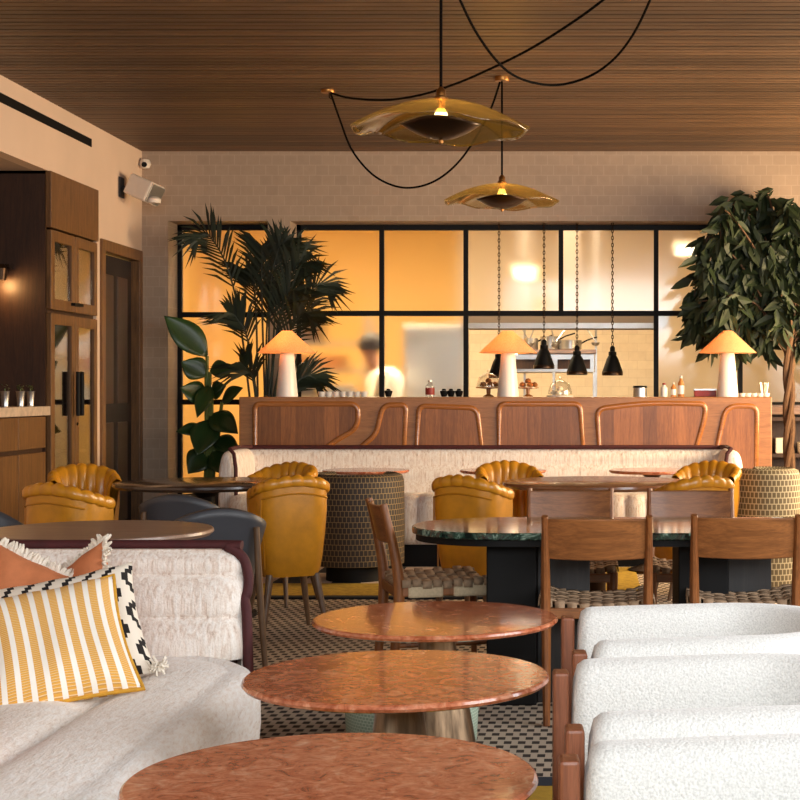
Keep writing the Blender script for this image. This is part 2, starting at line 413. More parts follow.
def zigzag():
    m, t, b = nm('zigzag_cloth'); v = coords(t, (1,1,1), True); sp = nd(t, 'SeparateXYZ'); t.links.new(v, sp.inputs[0])
    tri = math_(t, 'PINGPONG', math_(t, 'MULTIPLY', sp.outputs[1], 24), 4.0)
    st = math_(t, 'MULTIPLY', math_(t, 'FLOOR', tri), .19)
    fr = math_(t, 'FRACT', math_(t, 'ADD', math_(t, 'MULTIPLY', sp.outputs[0], 7.0), st))
    t.links.new(mix(t, math_(t, 'LESS_THAN', fr, .33), L(236,226,210), L(26,22,22)), b.inputs['Base Color']); b.inputs['Roughness'].default_value = .9
    bump(t, b, noise(t, coords(t), 200), .25, .003); return m
MT['zigzag'] = zigzag()
def rugmat():                            # yellow field with black edge; a black and cream striped field on the left
    m, t, b = nm('banded_rug'); sp = nd(t, 'SeparateXYZ'); t.links.new(coords(t), sp.inputs[0]); x, y = sp.outputs[0], sp.outputs[1]
    st = math_(t, 'FRACT', math_(t, 'ADD', math_(t, 'MULTIPLY', x, 2.6), math_(t, 'MULTIPLY', math_(t, 'FLOOR', math_(t, 'MULTIPLY', y, 1.6)), .5)))
    stripe = mix(t, math_(t, 'GREATER_THAN', st, .5), L(24,22,24), L(206,184,166))
    yel = ramp(t, noise(t, coords(t), 30), [(.3, L(150,120,22)), (.7, L(196,160,44))])
    f = math_(t, 'MULTIPLY', math_(t, 'GREATER_THAN', y, .68), math_(t, 'LESS_THAN', x, 1.62))
    col = mix(t, f, yel, stripe); col = mix(t, math_(t, 'LESS_THAN', y, .09), col, L(18,20,26))
    t.links.new(col, b.inputs['Base Color']); b.inputs['Roughness'].default_value = .95; return m
MT['rug_far'] = rugmat()
MT['rug_yellow'] = plain('yellow_rug', L(176,140,36), .95, 0, .15, 40, .3, 200)
MT['rug_navy'] = plain('navy_binding', L(30,38,52), .9)
MT['weave'] = plain('woven_cord', L(160,132,104), .8, 0, .18, 60, .3, 200)
MT['weave_pale'] = plain('pale_wrapped_cord', L(206,184,150), .85, 0, .12, 80, .4, 150)

# ------------------------------------------------------------------ setting
XW, YB, ZC, XR = -3.716, 13.0, 3.26, 3.2
struct(G().bb(XW-.1, XR+.1, -2, YB, -.05, 0).build('floor', MT['carpet'], smooth=0))
g = G(); y = 2.0
g.bb(XW, XR, -2, YB, ZC+.012, ZC+.06)
y = -2.0
while y < YB-.01:
    a, b_ = y, min(y+SLAT-.016, YB); g.bb(XW, XR, a, b_, ZC, ZC+.014); y += SLAT
struct(g.build('ceiling', MT['ceiling'], smooth=0))
# back wall with two glazed openings
W1L, W1R, W2L, W2R, ZT = -3.497, -2.66, -2.474, 2.35, 2.676
ZS = 1.12; YF = 13.30; YE = 13.42
g = G()
g.bb(XW-.1, W1L, YB, YE, 0, ZC+.06).bb(W1R, W2L, YB, YE, 0, ZC+.06).bb(W2R, XR+.1, YB, YE, 0, ZC+.06)
g.bb(W1L, W1R, YB, YE, ZT, ZC+.06).bb(W2L, W2R, YB, YE, ZT, ZC+.06).bb(W2L, W2R, YB, YE, 0, ZS)
struct(g.build('wall_back', MT['wall_tile'], smooth=0))
# left wall: niche, door opening
N0, N1, DA, DB, ZN, ZD = 8.1, 10.73, 11.87, 12.96, 2.775, 2.42
g = G()
g.bb(XW-.1, XW, -2, N0, 0, ZC+.06).bb(XW-.1, XW, N0, N1+1.06, ZN, ZC+.06).bb(XW-.1, XW, N1+1.06, DA, 0, ZC+.06)
g.bb(XW-.1, XW, DA, DB, ZD, ZC+.06).bb(XW-.1, XW, DB, YB, 0, ZC+.06)
struct(g.build('wall_left', MT['plaster'], smooth=0))
g = G(); g.bb(XW-.8, XW-.76, N0-.04, N1+1.06, 0, ZN+.04).bb(XW-.8, XW-.1, N0-.04, N0, 0, ZN+.04)
struct(g.build('wall_niche', MT['cabinet_dark'], smooth=0))
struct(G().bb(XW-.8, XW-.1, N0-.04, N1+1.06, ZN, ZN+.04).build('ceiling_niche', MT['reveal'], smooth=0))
struct(G().bb(XW-.8, XW-.1, N0-.04, DB+.1, -.05, 0).build('floor_niche', MT['cabinet_dark'], smooth=0))
# right wall with window openings to the terrace
g = G()
g.bb(XR, XR+.1, -2, 1.6, 0, ZC+.06).bb(XR, XR+.1, 5.2, 8.1, 0, ZC+.06).bb(XR, XR+.1, 11.8, YB, 0, ZC+.06)
for a, b_ in ((1.6, 5.2), (8.1, 11.8)): g.bb(XR, XR+.1, a, b_, 0, .6).bb(XR, XR+.1, a, b_, 2.95, ZC+.06)
struct(g.build('wall_right', MT['plaster'], smooth=0))
for k, (a, b_) in enumerate(((1.6, 5.2), (8.1, 11.8))):
    g = G()
    for i in range(4): q = a+.025+(b_-a-.05)*i/3; g.bb(XR+.02, XR+.07, q-.025, q+.025, .6, 2.95)
    g.bb(XR+.02, XR+.07, a, b_, .6, .65).bb(XR+.02, XR+.07, a, b_, 2.9, 2.95)
    struct(g.build('window_%d' % (k+3), MT['black_steel'], smooth=0))
# door in the left wall
d1 = thing('door_1', None, None, (XW, 0, 0)); struct(d1)
g = G(); g.bb(-.09, .02, DA+.001, DA+.09, 0, ZD-.09).bb(-.09, .02, DB-.09, DB-.001, 0, ZD-.09).bb(-.09, .02, DA+.001, DB-.001, ZD-.09, ZD-.001)
g.build('door_frame', MT['cabinet'], d1, smooth=0, bevel=.004)
g = G(); g.bb(-.09, -.05, DA+.1, DB-.1, .01, ZD-.1)
lf = g.build('door_leaf', MT['door_dark'], d1, smooth=0)
g = G()
for a, b_ in ((DA+.22, (DA+DB)/2-.05), ((DA+DB)/2+.05, DB-.22)): g.bb(-.055, -.042, a, b_, .2, 1.0).bb(-.055, -.042, a, b_, 1.15, ZD-.25)
g.build('door_panel', MT['cabinet_dark'], d1, smooth=0, bevel=.006)
g = G()
for z in (.4, 1.4, 2.15): g.bb(-.06, -.035, DA+.09, DA+.12, z, z+.12)
g.build('hinge', MT['black'], d1, smooth=0)
# kitchen shell behind the glazing
KX0, KX1, KY, KZ = -4.3, 3.3, 18.6, 3.5
struct(G().bb(KX0, KX1, YE, KY, -.05, 0).build('floor_kitchen', MT['kitchen_floor'], smooth=0))
struct(G().bb(KX0, KX1, YE, KY+.1, KZ, KZ+.05).build('ceiling_kitchen', MT['kitchen_ceiling'], smooth=0))
struct(G().bb(-1.45, KX1, KY-.8, KY-.7, 0, KZ).bb(KX1, KX1+.1, YE, KY, 0, KZ).build('wall_kitchen', MT['kitchen_tile'], smooth=0))
struct(G().bb(KX0, -1.45, KY-.8, KY-.7, 0, KZ).bb(KX0-.1, KX0, YE, KY-.7, 0, KZ).build('wall_kitchen_yellow', MT['kitchen_yellow'], smooth=0))

def window(name, x0, x1, z0, z1, vx, hz, panes):
    w_ = thing(name, None, None); struct(w_)
    g = G(); t_ = .036
    g.bb(x0, x0+t_, YF, YF+.05, z0, z1).bb(x1-t_, x1, YF, YF+.05, z0, z1).bb(x0, x1, YF, YF+.05, z1-.045, z1).bb(x0, x1, YF, YF+.05, z0, z0+t_)
    for x, a, b_ in vx: g.bb(x-.02, x+.02, YF-.004, YF+.054, a, b_)
    for z, a, b_ in hz: g.bb(a, b_, YF-.006, YF+.05, z-.022, z+.022)
    g.build('window_frame', MT['black_steel'], w_, smooth=0)
    for a, b_, c, d in panes: G().bb(a, b_, YF+.02, YF+.028, c, d).build('pane', MT['obscure'], w_, smooth=0)
    return w_
mx = lambda p: PX(p, 13.33)
window('window_1', W1L, W1R, .02, ZT, [], [(1.905, W1L, W1R), (1.155, W1L, W1R)], [(W1L, W1R, .04, 1.14), (W1L, W1R, 1.17, 1.88), (W1L, W1R, 1.91, ZT-.04)])
cols = [W2L, mx(382), mx(466), mx(561), mx(656), mx(740), W2R]; zh = PZ(313.5, 13.33)
vx = [(cols[1], ZS, ZT), (cols[2], ZS, ZT), (cols[3], zh, ZT), (cols[4], ZS, ZT), (cols[5], ZS, ZT)]
panes = [(cols[i], cols[i+1], zh, ZT-.04) for i in range(6)]+[(cols[i], cols[i+1], ZS, zh) for i in (0, 1, 4, 5)]
window('window_2', W2L, W2R, ZS, ZT, vx, [(zh, W2L, W2R)], panes)
struct(G().bb(1.46, W2R, 12.72, 13.0, ZS-.06, ZS).bb(W2L, W2R, 13.0, YF, ZS, ZS+.012).build('trim_1', MT['tan_top'], smooth=0))

# floor rugs
r_ = thing('area_rug', 'yellow rug with black edge and striped field under the dark patterned tub chair', 'rug', (-2.6, 9.3, 0))
G().bb(0, 2.95, 0, 1.6, .0, .012).build('pile', MT['rug_far'], r_, smooth=0)
r_ = thing('area_rug', 'mustard yellow rug with navy binding under the white armchairs and the nearest stone tables', 'rug', (0, 0, 0))
G().bb(-2.0, 1.9, .8, 4.86, 0, .012).build('pile', MT['rug_yellow'], r_, smooth=0)
G().bb(-2.0, 1.9, 4.86, 4.97, 0, .013).build('binding', MT['rug_navy'], r_, smooth=0)

# ------------------------------------------------------------------ kitchen
def ceiling_strip(px, d, wx, label, pw, col, drop=0, sy=.5):
    t = thing('ceiling_light', label, 'light', (PX(px, d), d, KZ), 0, 'kitchen ceiling lights')
    G().box(0, 0, -.025-drop, wx+.06, .22, .05).build('housing', MT['white_paint'], t, smooth=0)
    G().box(0, 0, -.055-drop, wx, .16, .012).build('diffuser', MT['strip'], t, smooth=0)
    if drop:
        for s in (-1, 1): G().tube([(s*wx*.4, 0, -drop), (s*wx*.4, 0, 0)], .006, 6).build('rod', MT['steel'], t)
    l = bpy.data.lights.new('kitchen_lamp', 'AREA'); l.shape = 'RECTANGLE'; l.size = wx; l.size_y = sy; l.energy = pw; l.color = col
    o = bpy.data.objects.new('kitchen_lamp', l); C.objects.link(o); o.parent = t; o.location = (0, 0, -.08-drop); o['kind'] = 'helper'
ceiling_strip(692, 15.2, .3, 'bright strip light hung in the kitchen behind the upper right pane', 4, (1, .8, .52), KZ-.03-PZ(246, 15.2), .14)
ceiling_strip(525, 15.6, .2, 'small strip light hung in the kitchen behind the upper middle pane', 2.5, (1, .8, .55), KZ-.03-PZ(270, 15.6), .14)
ceiling_strip(330, 14.4, 1.6, 'unseen strip light added on the ceiling of the yellow kitchen bay', 165, (1, .82, .52), 0, .8)  # three strips from here added out of sight to light the kitchen
ceiling_strip(160, 14.4, 1.0, 'unseen strip light added on the kitchen ceiling behind the glazed tall window', 72, (1, .8, .48), 0, .8)
ceiling_strip(560, 14.4, 1.8, 'unseen strip light added on the kitchen ceiling above the serving hatch', 205, (1, .78, .5), 0, .8)

h = thing('extractor_hood', 'grey steel extractor hood across the top of the serving hatch', 'hood', (0, 0, 0))
g = G(); g.prism([(14.6, 1.86), (15.5, 1.86), (15.5, 2.0), (14.6, 2.0)], PX(462, 14.6), PX(668, 14.6), 'x'); g.bb(PX(560, 15.4), PX(580, 15.4), 15.3, 15.45, 1.95, KZ)
g.build('canopy', MT['hood_grey'], h, smooth=0, bevel=.01)
G().bb(PX(462, 14.6), PX(668, 14.6), 14.58, 14.62, 1.84, 1.89).build('rim', MT['steel'], h, smooth=0)
s_ = thing('kitchen_shelf', 'pale wooden shelf holding pans in the kitchen behind the hatch', 'shelf', (0, 16.2, 0))
G().bb(PX(518, 16.2), PX(596, 16.2), -.2, .2, PZ(350, 16.2)-.04, PZ(350, 16.2)).build('board', MT['tan_top'], s_, smooth=0)
for p in (524, 596): G().bb(PX(p, 16.2)-.012, PX(p, 16.2)+.012, .16, .19, 0, KZ).build('upright', MT['steel'], s_, smooth=0)
zs = PZ(350, 16.2)
for i, (p, rr, hh, lab) in enumerate(((531, .075, .12, 'small steel pan at the left end of the kitchen shelf'), (550, .10, .14, 'medium steel pan between two others on the kitchen shelf'), (570, .12, .10, 'wide steel pan at the right of the kitchen shelf'))):
    t = thing('cooking_pan', lab, 'pan', (PX(p, 16.15), 16.15, zs), 0, 'pans on the kitchen shelf')
    G().lathe([(rr*.9, 0), (rr, .01), (rr, hh), (rr-.006, hh), (rr-.008, .01), (0, .012)], 24).build('body', MT['steel'], t)
    G().tube([(rr, 0, hh-.03), (rr+.06, -.05, hh), (rr+.16, -.1, hh+.03)], .008).build('handle', MT['black'], t)
t = thing('utensil_rail', 'steel rail hung above the kitchen shelf', 'rail', (PX(555, 15.9), 15.9, PZ(325, 15.9)))
G().tube([(-.42, 0, 0), (.42, 0, 0)], .01).build('bar', MT['steel'], t)
for x in (-.4, .4): G().tube([(x, 0, 0), (x, 0, .55)], .006, 6).build('hanger', MT['steel'], t)
for i, (x, a, nmx) in enumerate(((-.36, .5, 'leftmost'), (-.2, -.35, 'second from left'), (-.05, .25, 'third from left'), (.14, -.6, 'fourth from left'), (.3, .55, 'rightmost'))):
    k = thing('ladle', 'steel ladle hanging from the kitchen rail, %s of five' % nmx, 'ladle', (PX(555, 15.9)+x, 15.885, PZ(325, 15.9)), 0, 'ladles on the kitchen rail')
    dx = sin(a)*.22; dz = -cos(a)*.2
    G().tube([(0, 0, 0), (dx, 0, dz)], .007, 6).build('handle', MT['steel'], k)
    G().lathe([(0, -.035), (.03, -.028), (.045, 0), (.04, 0), (.026, -.022), (0, -.028)], 16).build('bowl', MT['steel'], k, loc=(dx, 0, dz-.01))
t = thing('salamander_grill', 'steel grill unit with two openings under the kitchen shelf', 'grill', (PX(555, 16.3), 16.3, 0))
z0, z1 = PZ(373, 16.3), PZ(354, 16.3)
G().bb(-.44, .42, -.2, .2, z0, z1).build('body', MT['steel'], t, smooth=0, bevel=.01)
for x in (-.23, .2): G().bb(x-.17, x+.17, -.215, -.19, z0+.04, z1-.06).build('opening', MT['cabinet_dark'], t, smooth=0)
for x in (-.43, -.01, .41): G().bb(x-.012, x+.012, -.2, .19, .922, z0+.005).build('leg', MT['steel'], t, smooth=0)
t = thing('prep_counter', 'steel worktop running along the kitchen wall behind the hatch', 'counter', (.2, 16.5, 0))
G().bb(-1.3, 1.9, -.45, .45, .86, .92).build('worktop', MT['steel'], t, smooth=0)
G().bb(-1.25, 1.85, -.4, .4, .02, .86).build('base', MT['steel'], t, smooth=0)
t = thing('fridge', 'tall white fridge behind the obscured glass left of the hatch', 'fridge', (PX(437, 15.4), 15.4, 0))
G().bb(-.3, .3, -.3, .3, .0, 1.9).build('body', MT['steel'], t, smooth=0, bevel=.02)
G().bb(.22, .25, -.34, -.31, .9, 1.6).build('handle', MT['steel'], t, smooth=0, bevel=.008)
t = thing('storage_rack', 'steel rack of boxes and trays behind the lower left kitchen pane', 'rack', (PX(330, 15.6), 15.6, 0))
for x in (-.4, .4):
    for y_ in (-.2, .2): G().bb(x-.015, x+.015, y_-.015, y_+.015, 0, 2.0).build('upright', MT['steel'], t, smooth=0)
for z in (.9, 1.18, 1.45, 1.72): G().bb(-.42, .42, -.22, .22, z-.012, z+.012).build('shelf', MT['steel'], t, smooth=0)
for i, (x, z, sx, sz, mt, lab) in enumerate(((-.26, 1.192, .26, .2, 'dark_cloth', 'dark box on the middle shelf of the kitchen rack'), (.12, 1.192, .3, .12, 'steel', 'low steel tray box on the middle shelf of the kitchen rack'),
        (-.1, 1.462, .5, .14, 'pastry', 'long brown crate on the kitchen rack above the dark box'), (-.22, 1.732, .28, .22, 'cabinet_dark', 'dark brown box on the top shelf of the kitchen rack'))):
    tag(G().box(PX(330, 15.6)+x, 15.6, z+sz/2, sx, .3, sz).build('storage_box', MT[mt], smooth=0, bevel=.01), lab, 'box', 'boxes on the kitchen rack')
# chef behind the obscured glass
def chef():
    t = thing('person', 'cook in a white jacket standing behind the obscured glass, bending towards the left', 'person', (PX(385, 14.3), 14.3, 0))
    me = bpy.data.meshes.new('body')
    V = [(0,0,.92),(0,0,1.15),(-.03,0,1.36),(-.07,0,1.45),(-.12,0,1.53),(-.14,0,1.66),   # pelvis..head 0-5
         (.0,.19,1.38),(-.05,.24,1.12),(-.26,.18,1.02),(-.33,.15,1.0),                  # arm L 6-9
         (.0,-.19,1.38),(-.05,-.24,1.12),(-.26,-.18,1.02),(-.33,-.15,1.0),
         (0,.1,.88),(-.01,.11,.48),(.02,.11,.08),(-.12,.12,.04),
         (0,-.1,.88),(-.01,-.11,.48),(.02,-.11,.08),(-.12,-.12,.04), (-.235,0,1.62)]
    E = [(0,1),(1,2),(2,3),(3,4),(4,5),(2,6),(6,7),(7,8),(8,9),(2,10),(10,11),(11,12),(12,13),(0,14),(14,15),(15,16),(16,17),(0,18),(18,19),(19,20),(20,21),(5,22)]
    R = [.15,.14,.16,.07,.075,.105,.065,.05,.038,.035,.065,.05,.038,.035,.09,.065,.045,.04,.09,.065,.045,.04,.018]
    me.from_pydata(V, E, []); o = bpy.data.objects.new('body', me); C.objects.link(o); o.parent = t
    m = o.modifiers.new('k', 'SKIN'); sv = me.skin_vertices[0].data
    for i, r in enumerate(R): sv[i].radius = (r, r)
    sv[0].use_root = True
    m = o.modifiers.new('u', 'SUBSURF'); m.levels = 2; m.render_levels = 2; me.materials.append(MT['skin'])
    G().lathe([(.165, .86), (.17, .95), (.16, 1.12), (.19, 1.34), (.14, 1.43), (.08, 1.47)], 20, 0, 0, .95, 1.12).build('jacket', MT['jacket'], t)
    for s in (-1, 1):
        G().tube([(0, s*.14, 1.38), (0, s*.2, 1.37), (-.05, s*.245, 1.12), (-.2, s*.2, 1.04)], [.08, .08, .066, .055], 12).build('sleeve', MT['jacket'], t)
        G().tube([(0, s*.095, .95), (-.01, s*.11, .48), (.02, s*.11, .07)], [.12, .085, .07], 12).build('trouser_leg', MT['dark_cloth'], t)
    G().lathe([(.112, 1.63), (.122, 1.68), (.108, 1.74), (.06, 1.785), (0, 1.795)], 16, -.125, 0).build('hair', MT['hair'], t)
chef()

# heat lamps over the hatch
for i, (px, yb, lab) in enumerate(((499, 378, 'black cone heat lamp partly behind the middle table lamp'), (544, 369, 'black cone heat lamp just right of the middle table lamp, hung highest'),
        (577, 375, 'black cone heat lamp in the middle of the hatch, over the covered meringues'), (612.5, 375.5, 'rightmost black cone heat lamp, nearest the mullion'))):
    d = 13.14; x = PX(px, d); z = PZ(yb, d)
    t = thing('heat_lamp', lab, 'lamp', (x, d, z), 0, 'heat lamps hanging in the hatch')
    G().lathe([(.082, 0), (.088, .004), (.086, .035), (.05, .14), (.036, .165), (.032, .17), (.03, .165), (.078, .006)], 24).build('shade', MT['black'], t)
    G().lathe([(.089, .005), (.0895, .03), (.087, .034)], 24).build('band', MT['bronze'], t)
    G().lathe([(.03, .165), (.034, .172), (.034, .2), (.022, .205), (.022, .235), (.012, .25), (0, .25)], 16).build('socket', MT['black'], t)
    g = G(); zz = .25; k = 0
    while z+zz < ZT:
        r = .011; pts = []
        for j in range(8):
            a = 2*pi*j/8; u = cos(a)*.008; v = sin(a)*.019
            pts.append((u, 0, zz+.016+v) if k % 2 == 0 else (0, u, zz+.016+v))
        g.tube(pts, .0035, 4, True); zz += .03; k += 1
    g.build('chain', MT['bronze'], t)

# ------------------------------------------------------------------ left wall fittings
t = thing('air_slot', 'long black air slot high on the left wall', 'vent')
G().bb(XW-.02, XW+.006, 7.6, 11.66, 3.085, 3.145).build('slot', MT['black'], t, smooth=0)
t = thing('wall_speaker', 'white tilted loudspeaker on a bracket high on the left wall', 'speaker', (XW+.19, 12.4, PZ(190, 12.4)))
R3 = (Matrix.Rotation(rad(24), 3, 'Y') @ Matrix.Rotation(rad(-18), 3, 'Z'))
G().box(0, 0, 0, .22, .2, .17, m=R3).build('body', MT['white_paint'], t, smooth=0, bevel=.015)
q = R3 @ Vector((.112, 0, 0)); G().box(q.x, q.y, q.z, .012, .18, .15, m=R3).build('grille', MT['steel'], t, smooth=0, bevel=.004)
G().tube([(-.08, 0, 0), (-.186, 0, .02)], .016).build('bracket', MT['dark_cloth'], t)
G().bb(-.188, -.176, -.06, .06, -.06, .1).build('wall_plate', MT['dark_cloth'], t, smooth=0)
q = R3 @ Vector((.12, -.02, -.02)); G().lathe([(.055, 0), (.06, .03), (.04, .05), (0, .055)], 20).build('horn', MT['white_paint'], t, loc=(q.x, q.y, q.z-.05))
t = thing('security_camera', 'small white dome camera in the corner under the ceiling', 'camera', (PX(145, 12.93), 12.93, PZ(164, 12.93)))
G().lathe([(0, -.045), (.035, -.035), (.05, 0), (.035, .035), (.0, .045)], 20).build('dome', MT['white_paint'], t)
G().tube([(0, 0, 0), (0, .065, .02)], .03, 12).build('mount', MT['white_paint'], t)
G().tube([(0.005, -.03, -.008), (.007, -.052, -.012)], .022, 14).build('lens', MT['black'], t)

def knob_bar(parent, x, y_, z0, z1): G().tube([(x, y_, z0), (x, y_, z1)], .016, 10).build('handle', MT['black'], parent)
t = thing('tall_cabinet', 'tall oak cabinet with two pairs of glazed doors against the left wall', 'cabinet', (XW, N1, 0))
D = 1.05
g = G(); g.bb(-.75, -.022, 0, .03, 0, ZN).bb(-.75, -.022, D-.03, D, 0, ZN).bb(-.75, -.72, 0, D, 0, ZN).bb(-.75, -.022, 0, D, ZN-.02, ZN).bb(-.75, -.022, 0, D, 0, .08).bb(-.7, -.02, .03, D-.03, 1.78, 1.82)
g.build('carcass', MT['cabinet_dark'], t, smooth=0)
G().bb(-.02, .02, 0, D, 2.385, ZN).build('top_panel', MT['cabinet'], t, smooth=0, bevel=.003)
G().bb(-.72, -.70, .03, D-.03, .08, 2.4).build('lining', MT['brown_top'], t, smooth=0)
for z in (.45, .8, 1.15, 1.5): G().bb(-.7, -.06, .03, D-.03, z-.01, z+.01).build('shelf', MT['black_wood'], t, smooth=0)
for z0, z1 in ((1.82, 2.37), (.09, 1.79)):
    for k in (0, 1):
        a, b_ = (.015, D/2-.004) if k == 0 else (D/2+.004, D-.015); fr = .075
        g = G(); g.bb(-.02, .015, a, a+fr, z0, z1).bb(-.02, .015, b_-fr, b_, z0, z1).bb(-.02, .015, a+fr, b_-fr, z0, z0+fr).bb(-.02, .015, a+fr, b_-fr, z1-fr, z1)
        dr = g.build('door', MT['cabinet'], t, smooth=0, bevel=.003)
        G().bb(-.006, 0, a+fr, b_-fr, z0+fr, z1-fr).build('pane', MT['cab_glass'], dr, smooth=0)
        yy = D/2-.045 if k == 0 else D/2+.045
        if z0 > 1: G().bb(.015, .045, yy-.05, yy+.05, z0+.045, z0+.065).build('handle', MT['black'], dr, smooth=0)
        else: knob_bar(dr, .05, yy, 1.07, 1.39)
    if z0 > 1: continue
    G().tube([(.012, D/2+.04, 1.01), (.022, D/2+.04, 1.01)], .012, 12).build('lock', MT['black'], dr)
# glassware and bottles in the cabinet
for i in range(6):
    yy = N1+.16+i*.145
    k = thing('wine_glass', ('amber goblet on the upper cabinet shelf, %s from the left' % ('first', 'second', 'third', 'fourth', 'fifth', 'sixth')[i]), 'glass', (XW-.28, yy, 1.82), 0, 'goblets in the glazed cabinet')
    G().lathe([(.04, 0), (.04, .005), (.006, .01), (.006, .1), (.04, .14), (.048, .2), (.042, .27)], 16).build('bowl', MT['amber_glass'], k)
for i in range(7):
    yy = N1+.14+i*.125
    k = thing('wine_bottle', 'dark wine bottle on the lower cabinet shelf, %s from the left' % ('first', 'second', 'third', 'fourth', 'fifth', 'sixth', 'seventh')[i], 'bottle', (XW-.3, yy, .81), 0, 'wine bottles in the glazed cabinet')
    G().lathe([(0, 0), (.038, 0), (.038, .18), (.014, .23), (.014, .3), (0, .3)], 14).build('body', MT['lacquer'], k)
lm = bpy.data.lights.new('cabinet_lamp', 'AREA'); lm.shape = 'RECTANGLE'; lm.size = .8; lm.size_y = .2; lm.energy = 1.6; lm.color = (1, .62, .25)
for z in (2.36, 1.77):
    o = bpy.data.objects.new('cabinet_lamp', lm); C.objects.link(o); o.parent = t; o.location = (-.35, D/2, z); o.rotation_euler = (0, 0, pi/2); o['kind'] = 'helper'
t = thing('base_cabinet', 'low oak bar cabinet in the niche beside the tall cabinet', 'cabinet', (XW, N0, 0))
LN = N1-N0-.03
G().bb(-.74, -.03, 0.0, LN, 0, 1.08).build('body', MT['cabinet_dark'], t, smooth=0)
n = 5; wq = LN/n
for i in range(n):
    a, b_ = i*wq+.006, (i+1)*wq-.006
    G().bb(-.04, -.005, a, b_, .86, 1.075).build('drawer', MT['cabinet'], t, smooth=0, bevel=.003)
    G().bb(-.04, -.005, a, b_, .05, .83).build('door', MT['cabinet'], t, smooth=0, bevel=.003)
tag(G().bb(XW-.75, XW+.02, N0, N1-.01, 1.082, 1.145).build('worktop', MT['stone_top'], smooth=0, bevel=.004), 'pale stone worktop on the oak bar cabinet in the niche', 'worktop')
for i, (px, lab) in enumerate(((5, 'metal beaker on the stone worktop, nearest the picture edge'), (20.5, 'metal beaker with leafy sprig, between two other beakers'), (30.5, 'metal beaker with leafy sprig beside the tall cabinet'))):
    x = -3.8; y_ = x*F/(px-VX); k = thing('beaker', lab, 'beaker', (x, y_, 1.146), 0, 'metal beakers on the worktop')
    G().lathe([(.0, 0), (.024, 0), (.022, .01), (.029, .1), (.031, .104), (.027, .1), (.0, .09)], 20).build('cup', MT['steel'], k)
    g = G()
    for j in range(16 if i else 8):
        a = random.random()*2*pi; r = .01+.02*random.random(); hz = .11+.035*random.random()
        p = Vector((r*cos(a), r*sin(a), hz)); u = Vector((cos(a+1), sin(a+1), .4))*.012; v = Vector((-sin(a), cos(a), .3))*.008
        b0 = len(g.v); g.v += [tuple(p-u), tuple(p-v), tuple(p+u), tuple(p+v)]; g.f.append([b0, b0+1, b0+2, b0+3])
    g.tube([(0, 0, .08), (0, 0, .12)], .004, 5); g.build('sprig', MT['stem_green'], k, smooth=0)
t = thing('wall_sconce', 'small warm sconce on the niche back at the picture edge', 'lamp', (XW-.3, 10.68, PZ(268, 10.6)))
G().bb(-.05, .06, -.03, .045, .0, .03).build('arm', MT['bronze'], t, smooth=0)
G().lathe([(.04, -.08), (.05, .0), (.03, .03), (0, .03)], 18, .0, -.04).build('shade', MT['bronze'], t)
G().lathe([(0, -.07), (.02, -.05), (.02, -.02), (0, -.01)], 12, 0, -.04).build('bulb', MT['bulb'], t)
def point(name, loc, e, col, size, parent=None):
    l = bpy.data.lights.new(name, 'POINT'); l.energy = e; l.color = col; l.shadow_soft_size = size
    o = bpy.data.objects.new(name, l); C.objects.link(o); o.location = loc; o['kind'] = 'helper'
    if parent: o.parent = parent
    return o
point('sconce_light', (0, -.06, -.11), 4, (1, .55, .2), .03, t)

# ------------------------------------------------------------------ divider wall with carved panels
YD = 11.9
t = thing('wood_divider', 'long wooden divider wall with carved rounded panels behind the banquette', 'divider', (0, YD, 0))
x0, x1 = PX(239, YD), PX(772, YD)
G().bb(x0, x1, 0, .35, 0, 1.204).build('body', MT['divider'], t, smooth=0, bevel=.008)
pan = [([(255,404),(358,404),(358,428),(326,446),(300,475),(255,475)], [6,9,14,30,0,0]),
       ([(383,405),(406,405),(403,475),(345,475),(362,446),(376,435)], [9,6,0,0,0,18]),
       ([(419,406),(477,408),(485,475),(415,475)], [7,9,0,0]),
       ([(499,404),(580,404),(585,475),(499,475)], [7,7,0,0]),
       ([(597,409),(645,403),(706,404),(704,420),(688,475),(601,475)], [9,40,9,22,0,0]),
       ([(726,406),(757,406),(756,475),(711,475)], [12,9,0,0])]
for pts, rr in pan:
    pl = [(PX(a, YD), PZ(b, YD)) for a, b in rounded(pts, rr, 8)]
    pb = G().prism(pl, -.006, .01, 'y').build('panel', MT['veneer'], t, smooth=0)
    G().tube([(a, -.002, b) for a, b in pl], .021, 12, True, .7).build('moulding', MT['moulding'], pb)
# items on the divider
ZTOP = 1.205
def table_lamp(px, lab):
    d = 12.05; x = PX(px, d)
    t = thing('table_lamp', lab, 'lamp', (x, d, ZTOP), 0, 'cone shade lamps on the divider')
    G().lathe([(.0, 0), (.084, 0), (.084, .01), (.052, .36), (.05, .365), (0, .365)], 32).build('base', MT['white_porcelain'], t)
    z0 = PZ(353, d)-ZTOP; z1 = PZ(331, d)-ZTOP
    G().lathe([(.225, z0), (.04, z1), (.0, z1+.002)], 48).build('shade', MT['shade'], t, solid=.003)
    G().lathe([(0, .366), (.012, .368), (.012, .395), (.022, .415), (.024, .43), (.014, .452), (0, .455)], 14).build('bulb', MT['bulb'], t)
    point('lamp_light', (0, 0, .428), 18, (1, .72, .42), .018, t)
table_lamp(287, 'white column lamp with orange cone shade beside the palm, left end of divider')
table_lamp(508, 'white column lamp with orange cone shade in front of the serving hatch')
table_lamp(727.5, 'white column lamp with orange cone shade under the fig tree, right end of divider')
